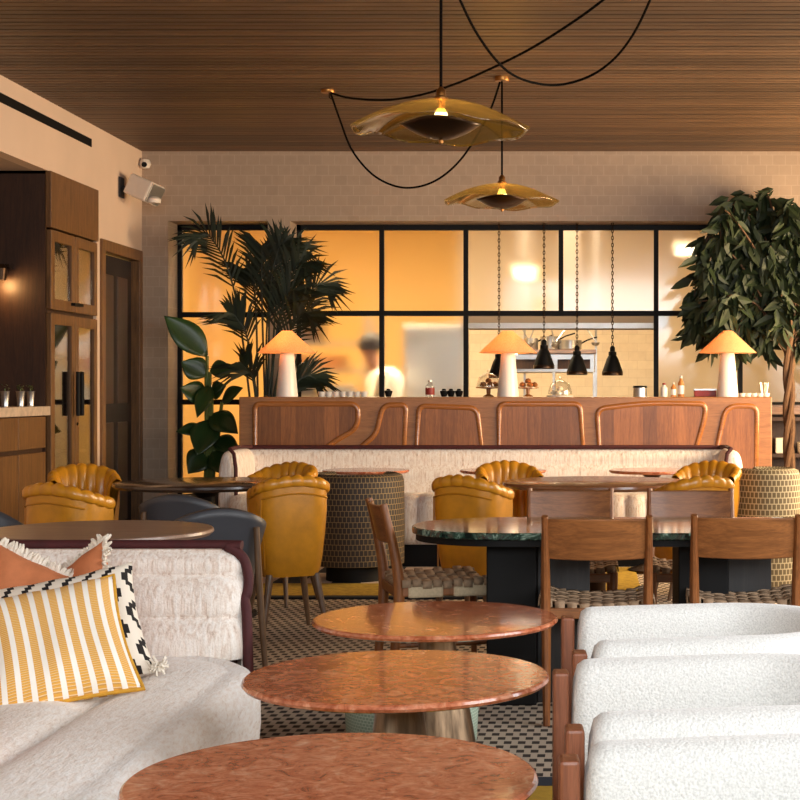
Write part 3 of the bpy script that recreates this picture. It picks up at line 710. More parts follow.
def dome_stand(px, lab, pastry, stand):
    d = 12.12; t = thing('cake_stand', lab, 'cake stand', (PX(px, d), d, ZTOP), 0, 'covered stands on the divider')
    zb = .07 if stand else .012
    if stand: G().lathe([(0, 0), (.045, 0), (.04, .008), (.015, .02), (.018, .06), (.1, .068), (.1, .076), (0, .076)], 24).build('stand', MT['moulding'], t)
    else: G().lathe([(0, 0), (.1, 0), (.105, .01), (0, .012)], 24).build('stand', MT['white_porcelain'], t)
    G().lathe([(.092, zb+.006), (.092, zb+.03), (.075, zb+.085), (.03, zb+.115), (0, zb+.118)], 24).build('dome', MT['clear_glass'], t)
    G().lathe([(0, zb+.118), (.008, zb+.12), (.014, zb+.135), (0, zb+.146)], 12).build('knob', MT['clear_glass'], t)
    return t
def pile(px, dz, mt, n, lab, grp, nm_):
    d = 12.12
    for i in range(n):
        a = 2*pi*i/max(1, n-1); r = .052 if i < n-1 else 0; z = ZTOP+dz+(.0 if i < n-1 else .03)
        o = G().lathe([(0, 0), (.02, .004), (.026, .018), (.018, .034), (0, .042)], 12).build(nm_, MT[mt], loc=(PX(px, d)+r*cos(a), d+r*sin(a), z))
        tag(o, lab, nm_.replace('_', ' '), grp)
dome_stand(488.5, 'glass domed wooden cake stand of pastries left of the middle lamp', 1, True); pile(488.5, .077, 'pastry', 6, 'brown pastry under the glass dome left of the middle lamp', 'pastries under the left dome', 'pastry')
t = thing('cake_stand', 'open wooden cake stand of pastries right of the middle lamp', 'cake stand', (PX(528, 12.12), 12.12, ZTOP))
G().lathe([(0, 0), (.04, 0), (.036, .008), (.013, .02), (.015, .06), (.085, .066), (.085, .074), (0, .074)], 24).build('stand', MT['moulding'], t); pile(528, .075, 'pastry', 6, 'brown pastry on the open stand right of the middle lamp', 'pastries on the open stand', 'pastry')
dome_stand(560, 'glass dome over white meringues on a low plate below the heat lamps', 0, False); pile(560, .013, 'cream', 8, 'white meringue under the low glass dome', 'meringues under the dome', 'meringue')
def bottle(px, h_, r, body, cap, lab, name='sauce_bottle', d=12.15):
    t = thing(name, lab, 'bottle', (PX(px, d), d, ZTOP))
    G().lathe([(0, 0), (r, 0), (r, h_*.62), (r*.45, h_*.78), (r*.4, h_*.86), (0, h_*.86)], 18).build('body', MT[body], t)
    G().lathe([(0, h_*.85), (r*.5, h_*.85), (r*.45, h_*.97), (0, h_)], 14).build('cap', MT[cap], t)
    G().lathe([(r*1.01, h_*.12), (r*1.02, h_*.14), (r*1.02, h_*.5), (r*1.01, h_*.52)], 18).build('label', MT['red'] if body == 'clear_glass' else MT['white_porcelain'], t)
bottle(430, .135, .036, 'clear_glass', 'steel', 'clear bottle with a red band beside three small dark cups', 'glass_bottle')
bottle(664, .11, .028, 'white_porcelain', 'red', 'pale sauce bottle with a red cap right of the mullion')
bottle(673.5, .115, .022, 'orange_sauce', 'white_porcelain', 'slim yellow sauce bottle between two others')
bottle(681, .17, .025, 'orange_sauce', 'white_porcelain', 'tall orange squeeze bottle with white nozzle')
for i, (px, lab) in enumerate(((388.5, 'small dark cup alone at the foot of a mullion'), (444, 'small dark cup nearest the clear bottle'), (451, 'small dark cup, middle one of three'), (459, 'small dark cup nearest the hatch'))):
    d = 12.2; o = G().lathe([(0, 0), (.02, 0), (.03, .03), (.032, .045), (.018, .05), (.014, .062), (0, .064)], 16).build('small_cup', MT['black'], loc=(PX(px, d), d, ZTOP)); tag(o, lab, 'cup', 'small dark cups on the divider')
for i in range(7):
    d = 12.2; o = G().lathe([(0, 0), (.022, 0), (.034, .04), (.03, .04), (.02, .006), (0, .006)], 16).build('coffee_cup', MT['white_porcelain'], loc=(PX(322+i*7, d), d, ZTOP))
    tag(o, 'small white cup in the row right of the left lamp, %s from the lamp' % ('first', 'second', 'third', 'fourth', 'fifth', 'sixth', 'seventh')[i], 'cup', 'white cups by the left lamp')
for i in range(5):
    d = 12.2; o = G().lathe([(0, 0), (.024, 0), (.034, .028), (.03, .028), (.02, .006), (0, .006)], 16).build('coffee_cup', MT['white_porcelain'], loc=(PX(742+i*6, d), d, ZTOP))
    tag(o, 'small white dish in the row right of the right lamp, %s from the lamp' % ('first', 'second', 'third', 'fourth', 'fifth')[i], 'dish', 'white dishes by the right lamp')
t = thing('metal_canister', 'short shiny metal canister against the mullion right of the heat lamps', 'canister', (PX(640, 12.15), 12.15, ZTOP))
G().lathe([(0, 0), (.055, 0), (.055, .07), (0, .07)], 20).build('body', MT['steel'], t); G().lathe([(0, .07), (.057, .07), (.055, .085), (0, .088)], 20).build('lid', MT['black'], t)
t = thing('card_box', 'flat red box lying beside the right lamp', 'box', (PX(705, 12.15), 12.15, ZTOP))
G().bb(-.085, .085, -.05, .05, 0, .05).build('tray', MT['red'], t, smooth=0, bevel=.004); G().bb(-.09, .09, -.055, .055, .05, .062).build('lid', MT['steel'], t, smooth=0)
# shelf at the right, beyond the divider
t = thing('low_shelf', 'dark open shelf under the window ledge right of the divider', 'shelf', (1.5, 12.72, 0))
for z in (.02, .38, .72, 1.02): G().bb(0, 1.2, 0, .27, z-.015, z+.015).build('shelf_board', MT['cabinet_dark'], t, smooth=0)
G().bb(0, .03, 0, .27, 0, 1.05).bb(1.17, 1.2, 0, .27, 0, 1.05).bb(0, 1.2, .25, .27, 0, 1.05).build('carcass', MT['cabinet_dark'], t, smooth=0)
for i, (x, z, s) in enumerate(((.14, .735, .16), (.34, .735, .12), (.14, .395, .2))):
    tag(G().box(1.5+x, 12.82, z+s*.4, .15, .16, s*.8).build('napkin_stack', MT['white_paint'], smooth=0, bevel=.01), ('folded white napkins on the upper shelf beside the divider', 'folded white napkins on the upper shelf behind the fig trunk', 'folded white napkins on the lower shelf beside the divider')[i], 'napkins', 'napkin stacks on the low shelf')
t = thing('utensil_jar', 'dark jar of utensils on the window ledge left of the fig trunk', 'jar', (PX(764, 12.85), 12.85, ZS))
G().lathe([(0, 0), (.035, 0), (.04, .1), (.034, .1), (.03, .01), (0, .01)], 16).build('jar', MT['black'], t)
for i in range(5): a = i*1.3; G().tube([(.01*cos(a), .01*sin(a), .03), (.035*cos(a), .03*sin(a), .2)], .005, 5).build('utensil', MT['steel'], t)

# ------------------------------------------------------------------ banquette
BL, BR = PX(240, 11.4), PX(727, 11.4)
t = thing('banquette', 'long cream banquette sofa with burgundy piping along the wooden divider', 'sofa', (0, 0, 0))
def backprof(z): return .018*abs(sin((z-.46)/.36*3*pi))
NZ = 25
g = G()
def bf(i, j):
    x = BL+(BR-BL)*i/40; z = .44+.38*j/(NZ-1); return (x, 11.62+.10*(j/(NZ-1))-backprof(z), z)
g.grid(bf, 41, NZ); n0 = len(g.v)
g.grid(lambda i, j: (BL+(BR-BL)*i/40, (11.72, 11.84, 11.86)[j], (.82, .82, .1)[j]), 41, 3)
g.build('backrest', MT['chenille'], t, smooth=80)
g = G(); NF = 24
def sf(i, j):
    u = i/(NF*8); x = BL+.02+(BR-BL-.04)*u; lob = abs(sin(pi*i/8))
    pr = [(11.0, .16), (10.97, .2), (10.955, .3), (10.965, .42), (11.0, .485), (11.08, .505), (11.65, .49)][j]
    k = .028 if j in (1,2,3,4) else (.012 if j == 5 else 0)
    return (x, pr[0]-k*lob**.6, pr[1]+(.012*lob if j in (4, 5) else 0))
g.grid(sf, NF*8+1, 7); g.build('seat', MT['chenille'], t, smooth=60)
G().bb(BL+.03, BR-.03, 11.03, 11.8, 0, .17).build('plinth', MT['black'], t, smooth=0)
for s, X in ((-1, BL), (1, BR)):
    g = G()
    def af(i, j):
        a = 2*pi*j/20; r = .075+.012*sin(i/10*pi); q = .95 if i in (0, 10) else 1
        zz = .48+.345*sin(a)*abs(sin(a))**-.35*q if abs(sin(a)) > 1e-3 else .48
        cx = X+s*.02; c_ = cos(a)*abs(cos(a))**-.35 if abs(cos(a)) > 1e-3 else 0
        return (cx+r*q*c_, 11.08+.66*i/10, zz)
    g.grid(af, 11, 20, False, True); g.f.append([len(g.v)-220+j for j in range(20)])
    g.build('arm', MT['chenille'], t, smooth=80, sub=1)
    G().tube([(X-s*.05, 11.06, .3), (X-s*.045, 11.06, .7), (X-s*.03, 11.07, .8), (X, 11.08, .835), (X, 11.4, .84), (X-s*.02, 11.7, .83)], .014, 8).build('piping', MT['burgundy'], t)
G().tube([(BL-.03, 11.71, .822), (BL+.05, 11.70, .826), (BR-.05, 11.70, .826), (BR+.03, 11.71, .822)], .016, 8).build('piping', MT['burgundy'], t)

# ------------------------------------------------------------------ pendants and cords
def pendant(loc, zroof, lab, seed):
    t = thing('pendant_lamp', lab, 'pendant lamp', loc, 0, 'glass pendant lamps')
    g = G(); nr, na = 22, 96
    def pf(i, j):
        r = .366*i/(nr-1); a = 2*pi*j/na+seed; q = (r/.366)
        z = .155-.115*q**2.0+.004*sin(6*a)*q**3+.008*q**5*sin(3*a+.5)+.008*q**6*sin(8*a)
        return (r*(1+.03*sin(2*a)*q)*cos(a), r*(1+.03*sin(2*a)*q)*sin(a), z)
    g.grid(pf, nr, na, False, True); g.build('glass_shade', MT['amber_glass'], t, smooth=80, solid=.006)
    g = G(); nb = 12
    g.grid(lambda i, j: (.165*i/(nb-1)*cos(2*pi*j/48), .165*i/(nb-1)*sin(2*pi*j/48), .0+.062*(i/(nb-1))**2+.008*sin(3*2*pi*j/48)*(i/(nb-1))**3), nb, 48, False, True)
    g.build('bowl', MT['bronze'], t, smooth=80, solid=.004)
    G().lathe([(0, -.022), (.008, -.018), (.01, -.006), (.005, .0), (.005, .03), (0, .03)], 12).build('finial', MT['brass'], t)
    G().lathe([(0, .052), (.02, .06), (.03, .092), (.02, .118), (.013, .13), (0, .13)], 18).build('bulb', MT['bulb'], t)
    G().lathe([(.05, .05), (.052, .06), (.046, .14), (.03, .152)], 24).build('cage', MT['clear_glass'], t)
    G().lathe([(.014, .12), (.02, .15), (.03, .158), (.03, .17), (.02, .178), (.02, .2), (.008, .215), (0, .215)], 18).build('socket', MT['brass'], t)
    G().tube([(0, 0, .21), (0, 0, zroof-loc[2]-.02)], .0065, 8).build('rod', MT['cord'], t)
    G().lathe([(.0, -.028), (.045, -.028), (.048, -.02), (.048, 0), (0, 0)], 24).build('ceiling_cap', MT['brass'], t, loc=(0, 0, zroof-loc[2]))
    point('pendant_light', (0, 0, .095), 36, (1, .6, .26), .025, t)
p = P(441, 139, 6.41); pendant((p.x, p.y, p.z), ZC, 'larger looking nearer olive glass pendant with wavy rim, left of centre', .3)
p = P(502, 208.5, 9.92); pendant((p.x, p.y, p.z), ZC, 'smaller looking farther olive glass pendant above the serving hatch', 1.1)
k = thing('ceiling_hook', 'brass cable hook on the ceiling where two cords meet', 'hook', (P(328, 90, 10.35).x, 10.35, ZC))
G().lathe([(0, -.02), (.045, -.02), (.048, -.014), (.048, 0), (0, 0)], 20).build('plate', MT['brass'], k)
G().tube([(.01, 0, -.01), (.01, 0, -.05), (0.02, 0, -.06), (.03, 0, -.05)], .006, 6).build('hook', MT['bronze'], k)
def spline(pts, n=12):
    pts = [Vector(p) for p in pts]; out = []
    for i in range(len(pts)-1):
        p0, p1, p2, p3 = pts[max(i-1, 0)], pts[i], pts[i+1], pts[min(i+2, len(pts)-1)]
        for j in range(n):
            t = j/n; out.append(.5*((2*p1)+(p2-p0)*t+(2*p0-5*p1+4*p2-p3)*t*t+(3*p1-p0-3*p2+p3)*t**3))
    out.append(pts[-1]); return out
def cordline(px, lab):
    o = G().tube(spline([P(*q) for q in px]), .0068, 8).build('hanging_cord', MT['cord']); tag(o, lab, 'cord', 'black ceiling cords')
cordline([(331,94,10.3),(340,120,10.28),(352,150,10.25),(372,174,10.2),(395,186,10.15),(417,187,10.1),(440,178,10.06),(462,158,10.0),(482,127,9.96),(492,106,9.93),(500,82,9.88)], 'black cord hanging in a deep loop between the hook and the farther pendant')
cordline([(331,93,10.3),(350,98,10.0),(385,100,9.6),(420,95,9.2),(455,84,8.85),(490,69,8.5),(530,49,8.15),(570,24,7.8),(603,0,7.6),(640,-32,7.35)], 'black cord rising from the hook to the upper right past the nearer pendant rod')
cordline([(450,-24,7.5),(461,2,7.6),(476,32,7.8),(496,60,8.0),(515,76,8.2),(540,84,8.4),(565,84,8.5),(592,75,8.45),(615,58,8.3),(634,33,8.1),(650,0,7.7),(656,-20,7.5)], 'black cord drooping in a loop from the ceiling, right of the pendants')

# ------------------------------------------------------------------ plants
def pot(t, r, h_):
    G().lathe([(0, 0), (r*.75, 0), (r, h_*.95), (r*1.04, h_), (r*.94, h_), (r*.9, h_*.92)], 28).build('pot', MT['pot'], t)
    G().lathe([(0, h_*.9), (r*.95, h_*.9)], 20).build('soil', MT['soil'], t)
def palm():
    base = Vector((PX(262, 12.62), 12.62, 0)); t = thing('palm_plant', 'tall dark green palm with feathery fronds behind the left lamp', 'plant', base); pot(t, .21, .5)
    tips = [(190,244,1.1),(262,246,1.0),(284,244,1.0),(312,272,1.0),(336,294,1.1),(246,268,.7),(300,258,.7),(228,312,.6),(318,322,.5),(275,290,.6),(240,362,.4),(300,300,.8),(322,384,.5)]
    for i, (px, py, sp) in enumerate(tips):
        yy = 12.62+random.uniform(-.25, .22); tip = P(px, py, yy)-base; c0 = Vector((random.uniform(-.05,.05), random.uniform(-.05,.05), .46))
        midz = .46+(tip.z-.46)*.72+.08; mid = Vector((tip.x*.35, tip.y*.35, midz)); q = Vector((tip.x*.72, tip.y*.72, tip.z+ (.06 if abs(tip.x) > .25 else -.06)))
        sp_ = spline([c0, mid, q, tip], 14); g = G(); n = len(sp_)
        g.tube(sp_, [.011*(1-.75*k/n) for k in range(n)], 5)
        for k in range(int(n*.38), n-1):
            f = (k-n*.38)/(n*.62); ln = (.36*sin(pi*min(1, f*.75+.3)))*random.uniform(.85, 1.1); tg = (sp_[k+1]-sp_[k]).normalized()
            sd = tg.cross(Vector((0, -1, .25))).normalized()
            for s in (-1, 1):
                dv = (sd*s*.62+tg*.85+Vector((0, random.uniform(-.35,.35), -.12))).normalized(); a = sp_[k]; b = a+dv*ln*.55; c = a+dv*ln+Vector((0, 0, -.05*ln/.3))
                wv = dv.cross(Vector((0, 1, .4))).normalized()*.0115; b0 = len(g.v)
                g.v += [tuple(a-wv*.5), tuple(a+wv*.5), tuple(b-wv), tuple(b+wv), tuple(c)]; g.f += [[b0, b0+1, b0+3, b0+2], [b0+2, b0+3, b0+4]]
        g.build('frond', MT['palm_green'], t, smooth=0)
palm()
def blade(g, base, tip, width, up, n=10, sag=.08, fold=.25):
    base, tip = Vector(base), Vector(tip); ax = tip-base; sd = ax.cross(up).normalized(); nrm = sd.cross(ax).normalized()
    def f(i, j):
        u = i/(n-1); wv = width*sin(pi*min(.985, max(.03, u**.85)))*(1 if u < .98 else .2); v = (j-2)/2
        return base+ax*u+sd*v*wv+nrm*(fold*wv*abs(v))-Vector((0, 0, 1))*sag*u*u
    g.grid(f, n, 5)
def strelitzia():
    base = Vector((PX(208, 12.45), 12.45, 0)); t = thing('broad_leaf_plant', 'broad leaved green plant in front of the tall window left of the divider', 'plant', base); pot(t, .19, .42)
    lv = [((207,356),(164,312),.10,-.1),((206,376),(181,358),.085,-.08),((210,372),(234,366),.07,.02),((206,398),(180,384),.08,-.15),((212,396),(226,382),.07,-.1),((212,420),(197,452),.10,-.2),((210,415),(238,430),.085,-.16),((204,430),(176,428),.05,-.1),((207,452),(188,470),.09,-.1),((214,440),(240,448),.07,-.12),((214,450),(230,472),.09,-.2),((222,402),(243,384),.055,-.2),((210,385),(197,414),.06,-.2)]
    for (b, tp, wd, dy) in lv:
        bp = P(b[0], b[1], 12.45)-base; tpv = P(tp[0], tp[1], 12.45+dy)-base; g = G(); blade(g, bp, tpv, wd*1.2, Vector((random.uniform(-.3,.3), -1, .55)), 12, .03); lf = g.build('leaf', MT['banana_green'], t, smooth=80, solid=.003)
        G().tube(spline([(random.uniform(-.04,.04), random.uniform(-.04,.04), .38), (bp.x*.6, bp.y*.5, bp.z*.7), tuple(bp)], 6), .014, 7).build('stalk', MT['stem_green'], lf)
strelitzia()
def ficus():
    base = Vector((PX(789, 12.42), 12.42, 0)); t = thing('fig_tree', 'tall weeping fig tree with braided trunk and drooping dark leaves at right', 'tree', base); pot(t, .22, .45)
    g = G(); zt = 1.75
    for s in range(3):
        g.tube([(.027*cos(2*pi*s/3+k*.33), .027*sin(2*pi*s/3+k*.33), .4+(zt-.4)*k/30) for k in range(31)], .024, 8)
    g.build('trunk', MT['bark'], t)
    rng = random.Random(5); lg = G(); bg = G()
    def leaf(p, dirv, ln):
        sd = dirv.cross(Vector((rng.uniform(-1,1), rng.uniform(-1,1), rng.uniform(-.3,.3)))).normalized(); wv = ln*.2; nn = sd.cross(dirv)*ln*.06
        b0 = len(lg.v); P_ = [p, p+dirv*ln*.3-sd*wv+nn, p+dirv*ln*.3, p+dirv*ln*.3+sd*wv+nn, p+dirv*ln*.68-sd*wv*.7+nn, p+dirv*ln*.66, p+dirv*ln*.68+sd*wv*.7+nn, p+dirv*ln]
        lg.v += [tuple(q) for q in P_]; lg.f += [[b0, b0+1, b0+2], [b0, b0+2, b0+3], [b0+1, b0+4, b0+5, b0+2], [b0+2, b0+5, b0+6, b0+3], [b0+4, b0+7, b0+5], [b0+5, b0+7, b0+6]]
    tgt = [(688,285),(700,240),(706,262),(716,214),(730,205),(745,200),(765,198),(790,205),(815,210),(840,240),(850,290),(735,250),(720,300),(706,320),(745,285),(768,250),(795,255),(822,300),(760,310),(780,300),(735,325),(815,340),(700,300),(722,270),(755,225),(785,230),(742,300),(770,280),(800,320),(845,330),(728,235),(748,262),(762,325),(806,280),(690,305)]
    for px, py in tgt:
        dy = rng.uniform(-.36, .40); e = P(789+(px-789)*.88, py, 12.42+dy)-base; st = Vector((rng.uniform(-.03,.03), rng.uniform(-.03,.03), rng.uniform(1.5, 1.8)))
        mid = st.lerp(e, .5)+Vector((0, 0, .14)); br = spline([st, mid, e+Vector((0,0,.03)), e+Vector((e.x*.06, 0, -.2))], 10); n = len(br)
        bg.tube(br, [.013*(1-.8*k/n) for k in range(n)], 5)
        for k in range(int(n*.35), n):
            for q in range(3):
                d = Vector((rng.uniform(-.7,.7)+(e.x*.3), rng.uniform(-.5,.5), rng.uniform(-1.5,-.05))).normalized()
                leaf(br[k]+Vector((rng.uniform(-.05,.05), rng.uniform(-.05,.05), rng.uniform(-.05,.05))), d, rng.uniform(.13, .22))
    lg.build('foliage', MT['ficus_green'], t, smooth=0); bg.build('branches', MT['bark'], t)
ficus()

# ------------------------------------------------------------------ mustard scallop chairs
def scallop_chair():
    t = thing('tub_chair', None, 'chair', (0, 0, 0), 0, 'mustard leather scallop chairs')
    A = rad(106); NL = 11; K = 8; NU = NL*K+1
    def th(i): return -A+2*A*i/(NU-1)
    def hh(a): return .735+.075*(.5+.5*cos(a*pi/A))**.8
    def pos(a, r, z):
        q = (abs(sin(a))**3.4+abs(cos(a))**3.4)**(-1/3.4)
        return (r*.64*sin(a)*q, r*.64*cos(a)*q, z)
    prof = [(-.075, None, .40, .016), (-.085, None, .55, .02), (-.08, -.13, 0, .022), (-.075, -.05, 0, .022), (-.055, -.012, 0, .02), (-.025, .006, 0, .02), (.006, .0, 0, .018), (.018, -.014, 0, .014), (.018, -.03, 0, .012), (.010, -.042, 0, .008), (.0, -.046, 0, 0)]
    g = G()
    def f(i, j):
        a = th(i); lob = abs(sin(pi*i/K))**.7; dr, dz, za, am = prof[j]; h = hh(a)
        z = za if dz is None else h+dz
        r = .275+.022*min(1, max(0, (z-.42)/.4)); ang = (j-1)/8*pi
        if dz is None or j < 4: return pos(a, r+dr-am*lob, z)
        up = am*lob*.55; return pos(a, r+dr+(am*lob*.5 if j > 6 else 0), z+(up if j < 8 else -up*1.0))
    g.grid(f, NU, len(prof)); g.build('backrest', MT['mustard'], t, smooth=70)
    so = [(0, 1), (0, .75), (-.012, .5), (-.032, .22), (-.05, .06), (-.07, .0), (-.16, -.005), (-.16, .12), (-.075, .3)]
    g = G()
    def f2(i, j):
        a = -A+2*A*i/48; dr, q = so[j]; z0 = .30; z = z0+(hh(a)-.035-z0)*q; return pos(a, .295+dr, z)
    g.grid(f2, 49, len(so))
    for i in (0, 48): g.f.append([i*len(so)+j for j in range(len(so))])
    g.build('shell', MT['mustard'], t, smooth=50)
    def ol(q, a): return pos(a, .299+(0 if q > .5 else -.03), .30+(hh(a)-.035-.30)*q)
    g = G(); g.tube([ol(.9, rad(b)) for b in range(-52, 53, 4)]+[ol(.65, rad(52)), ol(.35, rad(51)), ol(.1, rad(50))], .005, 6)
    g.build('piping', MT['mustard_pipe'], t)
    G().lathe([(0, .30), (.19, .30), (.235, .36), (.24, .42), (.22, .455), (.12, .47), (0, .472)], 36, 0, -.03, .72, .8).build('seat', MT['mustard'], t)
    for sx in (-1, 1):
        for sy in (-1, 1):
            G().tube([(sx*.12, sy*.12-.01, .31), (sx*.17, sy*.175-.01, 0)], [.021, .011], 10).build('leg', MT['leg_brown'], t)
    return t
y0 = scallop_chair()
ych = [(PX(287, 8.05), 8.05, face(-.45, .9), 'scalloped mustard chair standing clear, tapered legs showing, left of the dark patterned tub chair'),
       (PX(277, 9.15), 9.2, face(-.35, -.9), 'scalloped mustard chair facing the camera, behind the mustard chair with legs showing'),
       (PX(74, 7.4), 7.4, face(.35, .9), 'scalloped mustard chair with its back turned, behind the small oak table'),
       (PX(82, 8.9), 8.95, face(.4, -.9), 'scalloped mustard chair by the wine cabinet, facing the camera over another mustard chair'),
       (PX(476, 8.05), 8.05, face(.45, .9), 'scalloped mustard chair with its back turned at the left of the walnut table'),
       (PX(510, 9.3), 9.35, face(.25, -.95), 'scalloped mustard chair facing the camera behind the left part of the walnut table'),
       (PX(690, 8.0), 8.0, face(-.4, .9), 'scalloped mustard chair with its back turned, half hidden behind a wooden chair at right'),
       (PX(706, 9.3), 9.35, face(-.35, -.9), 'scalloped mustard chair facing the camera, beside the pale patterned tub chair')]
for i, (x, y_, rz, lab) in enumerate(ych):
    o = y0 if i == 0 else dup(y0)
    o.location = (x, y_, 0); o.rotation_euler = (0, 0, rz); o['label'] = lab

# ------------------------------------------------------------------ patterned barrel chairs
def barrel(loc, rz, lab, mt, r=.315, h_=.72, z0=.06):
    t = thing('barrel_chair', lab, 'chair', loc, rz); A = rad(140); prof = []
    th_ = .085
    prof = [(0, z0), (.004, h_*.5), (.0, h_-.05), (-.012, h_-.014), (-.042, h_), (-.072, h_-.014), (-th_, h_-.05), (-th_, .36), (-.02, .3), (-.02, z0)]
    g = G(); NU = 60; acc = [0]
    for j in range(1, len(prof)): acc.append(acc[-1]+sqrt((prof[j][0]-prof[j-1][0])**2+(prof[j][1]-prof[j-1][1])**2))
    def f(i, j): a = -A+2*A*min(i, NU-1)/(NU-1); return ((r+prof[j][0])*sin(a), (r+prof[j][0])*cos(a), prof[j][1])
    g.grid(f, NU, len(prof), uv=lambda i, j: (r*(-A+2*A*i/(NU-1)), acc[min(j, len(acc)-1)]))
    for i in (0, NU-1): g.f.append([i*len(prof)+j for j in range(len(prof))])
    g.build('shell', MT[mt], t, smooth=50)
    G().lathe([(0, z0), (r-.03, z0), (r-.03, .4), (r-.06, .44), (0, .45)], 40).build('seat', MT[mt], t)
    G().lathe([(0, 0), (r-.12, 0), (r-.12, z0), (0, z0)], 32).build('plinth', MT['black'], t)
barrel((PX(356, 10.2), 10.2, .012), face(0, 1), 'dark brown scale patterned tub chair with its back turned, on the striped rug', 'scales_dark', h_=.70, z0=.11)
barrel((PX(767, 9.6), 9.6, 0), face(-.75, .4), 'pale gold scale patterned tub chair in front of the fig tree', 'scales_light', r=.205*1.0, h_=.775)

# ------------------------------------------------------------------ tables
def round_table(name, loc, r, h_, mt, lab, edge=.03, ped='black', pr=.05, grp=None):
    t = thing(name, lab, 'table', loc, 0, grp)
    G().lathe([(0, h_-edge), (r*.97, h_-edge), (r, h_-edge*.5), (r*.995, h_-.003), (r*.985, h_), (0, h_)], 72).build('top', MT[mt], t, smooth=35)
    G().lathe([(0, h_-edge), (pr*2.2, h_-edge), (pr, h_-edge-.05), (pr, .06), (r*.55, .02), (r*.56, 0), (0, 0)], 32).build('pedestal', MT[ped], t)
    return t
round_table('dining_table', (PX(97, 5.8), 5.83, 0), .42, .73, 'tan_top', 'round oak table right behind the near sofa', .025)
round_table('dining_table', (PX(205, 8.6), 8.62, 0), .50, .745, 'lacquer', 'dark lacquered round table between two mustard chairs at left', .03)
round_table('dining_table', (PX(597, 8.6), 8.68, 0), .53, .745, 'brown_top', 'round walnut table between two mustard chairs at right', .03, 'bronze')
for px, lab in ((366, 'small pink topped table behind the dark patterned tub chair'), (503, 'small pink topped table in front of the middle of the banquette'), (652, 'small pink topped table near the right end of the banquette')):
    round_table('side_table', (PX(px, 10.72), 10.72, 0), .30, .705, 'rosso', lab, .02, 'bronze', .035, 'small tables along the banquette')
# green marble table
t = thing('dining_table', 'long green marble table on black block legs with wooden chairs around it', 'table', (0, 6.38, 0))
X0, X1, hd = -.71, 1.35, .385
pts = [(X1-hd+hd*cos(a), hd*sin(a)) for a in [(-90+k*6)*pi/180 for k in range(31)]]+[(X0+hd-hd*cos(a), -hd*sin(a)*-1) for a in [(90-k*6)*pi/180 for k in range(31)]]
G().prism(pts, .672, .70, 'z').build('top', MT['green_marble'], t, smooth=30, bevel=.005)
G().prism([(x*.985+.005, y_*.95) for x, y_ in pts], .645, .672, 'z').build('under_frame', MT['black'], t, smooth=30)
for a, b_ in ((PX(487, 6.2), PX(590, 6.2)), (PX(678, 6.2), PX(772, 6.2))):
    lg_ = G().bb(a, a+.2, -.22, .22, 0, .65).build('block_leg', MT['black'], t, smooth=0, bevel=.006)
    G().bb(a+.2, b_, -.16, .16, 0, .65).build('side_panel', MT['black_wood'], lg_, smooth=0, bevel=.004)
# rosso pedestal tables
def pedestal_table(loc, r, h_, lab):
    t = thing('coffee_table', lab, 'table', loc, 0, 'rosso marble pedestal tables'); e = .021
    G().lathe([(0, h_-e), (r*.955, h_-e), (r*.985, h_-e*.8), (r, h_-e*.45), (r*.993, h_-e*.15), (r*.98, h_), (0, h_)], 96).build('top', MT['rosso'], t, smooth=30)
    prof = [(.06, h_-e), (.058, h_-.08), (.07, h_-.18), (.1, h_-.3), (.125, .06), (.14, .0)]
    g = G(); g.lathe(prof, 72, 0, 0, 1, 1, 3, .12); g.build('pedestal', MT['pedestal'], t)
H_T = .55
pedestal_table((PX(435.5, 5.0), 5.0, 0), .395, .52, 'round rosso marble table farthest of the three in a row')
pedestal_table((PX(397, 3.80), 3.80, .012), .374, H_T-.012+.004, 'round rosso marble table between the two others in the row')
pedestal_table((PX(332.5, 2.81), 2.81, .012), .373, H_T-.012, 'round rosso marble table nearest the camera, cut off below')
t = thing('pouf', 'pale green scale patterned pouf on the floor behind the farthest rosso table', 'pouf', (PX(412, 5.5), 5.5, 0))
g = G(); pr = [(.21, 0), (.23, .015), (.236, .12), (.23, .235), (.206, .26)]
g.grid(lambda i, j: (pr[j][0]*cos(2*pi*i/48), pr[j][0]*sin(2*pi*i/48), pr[j][1]), 48, 5, True, uv=lambda i, j: (i/48*1.2, pr[j][1]))
g.build('side', MT['scales_green'], t, smooth=60); G().lathe([(.207, .258), (.15, .268), (0, .272)], 40).build('cushion_top', MT['scales_green'], t)

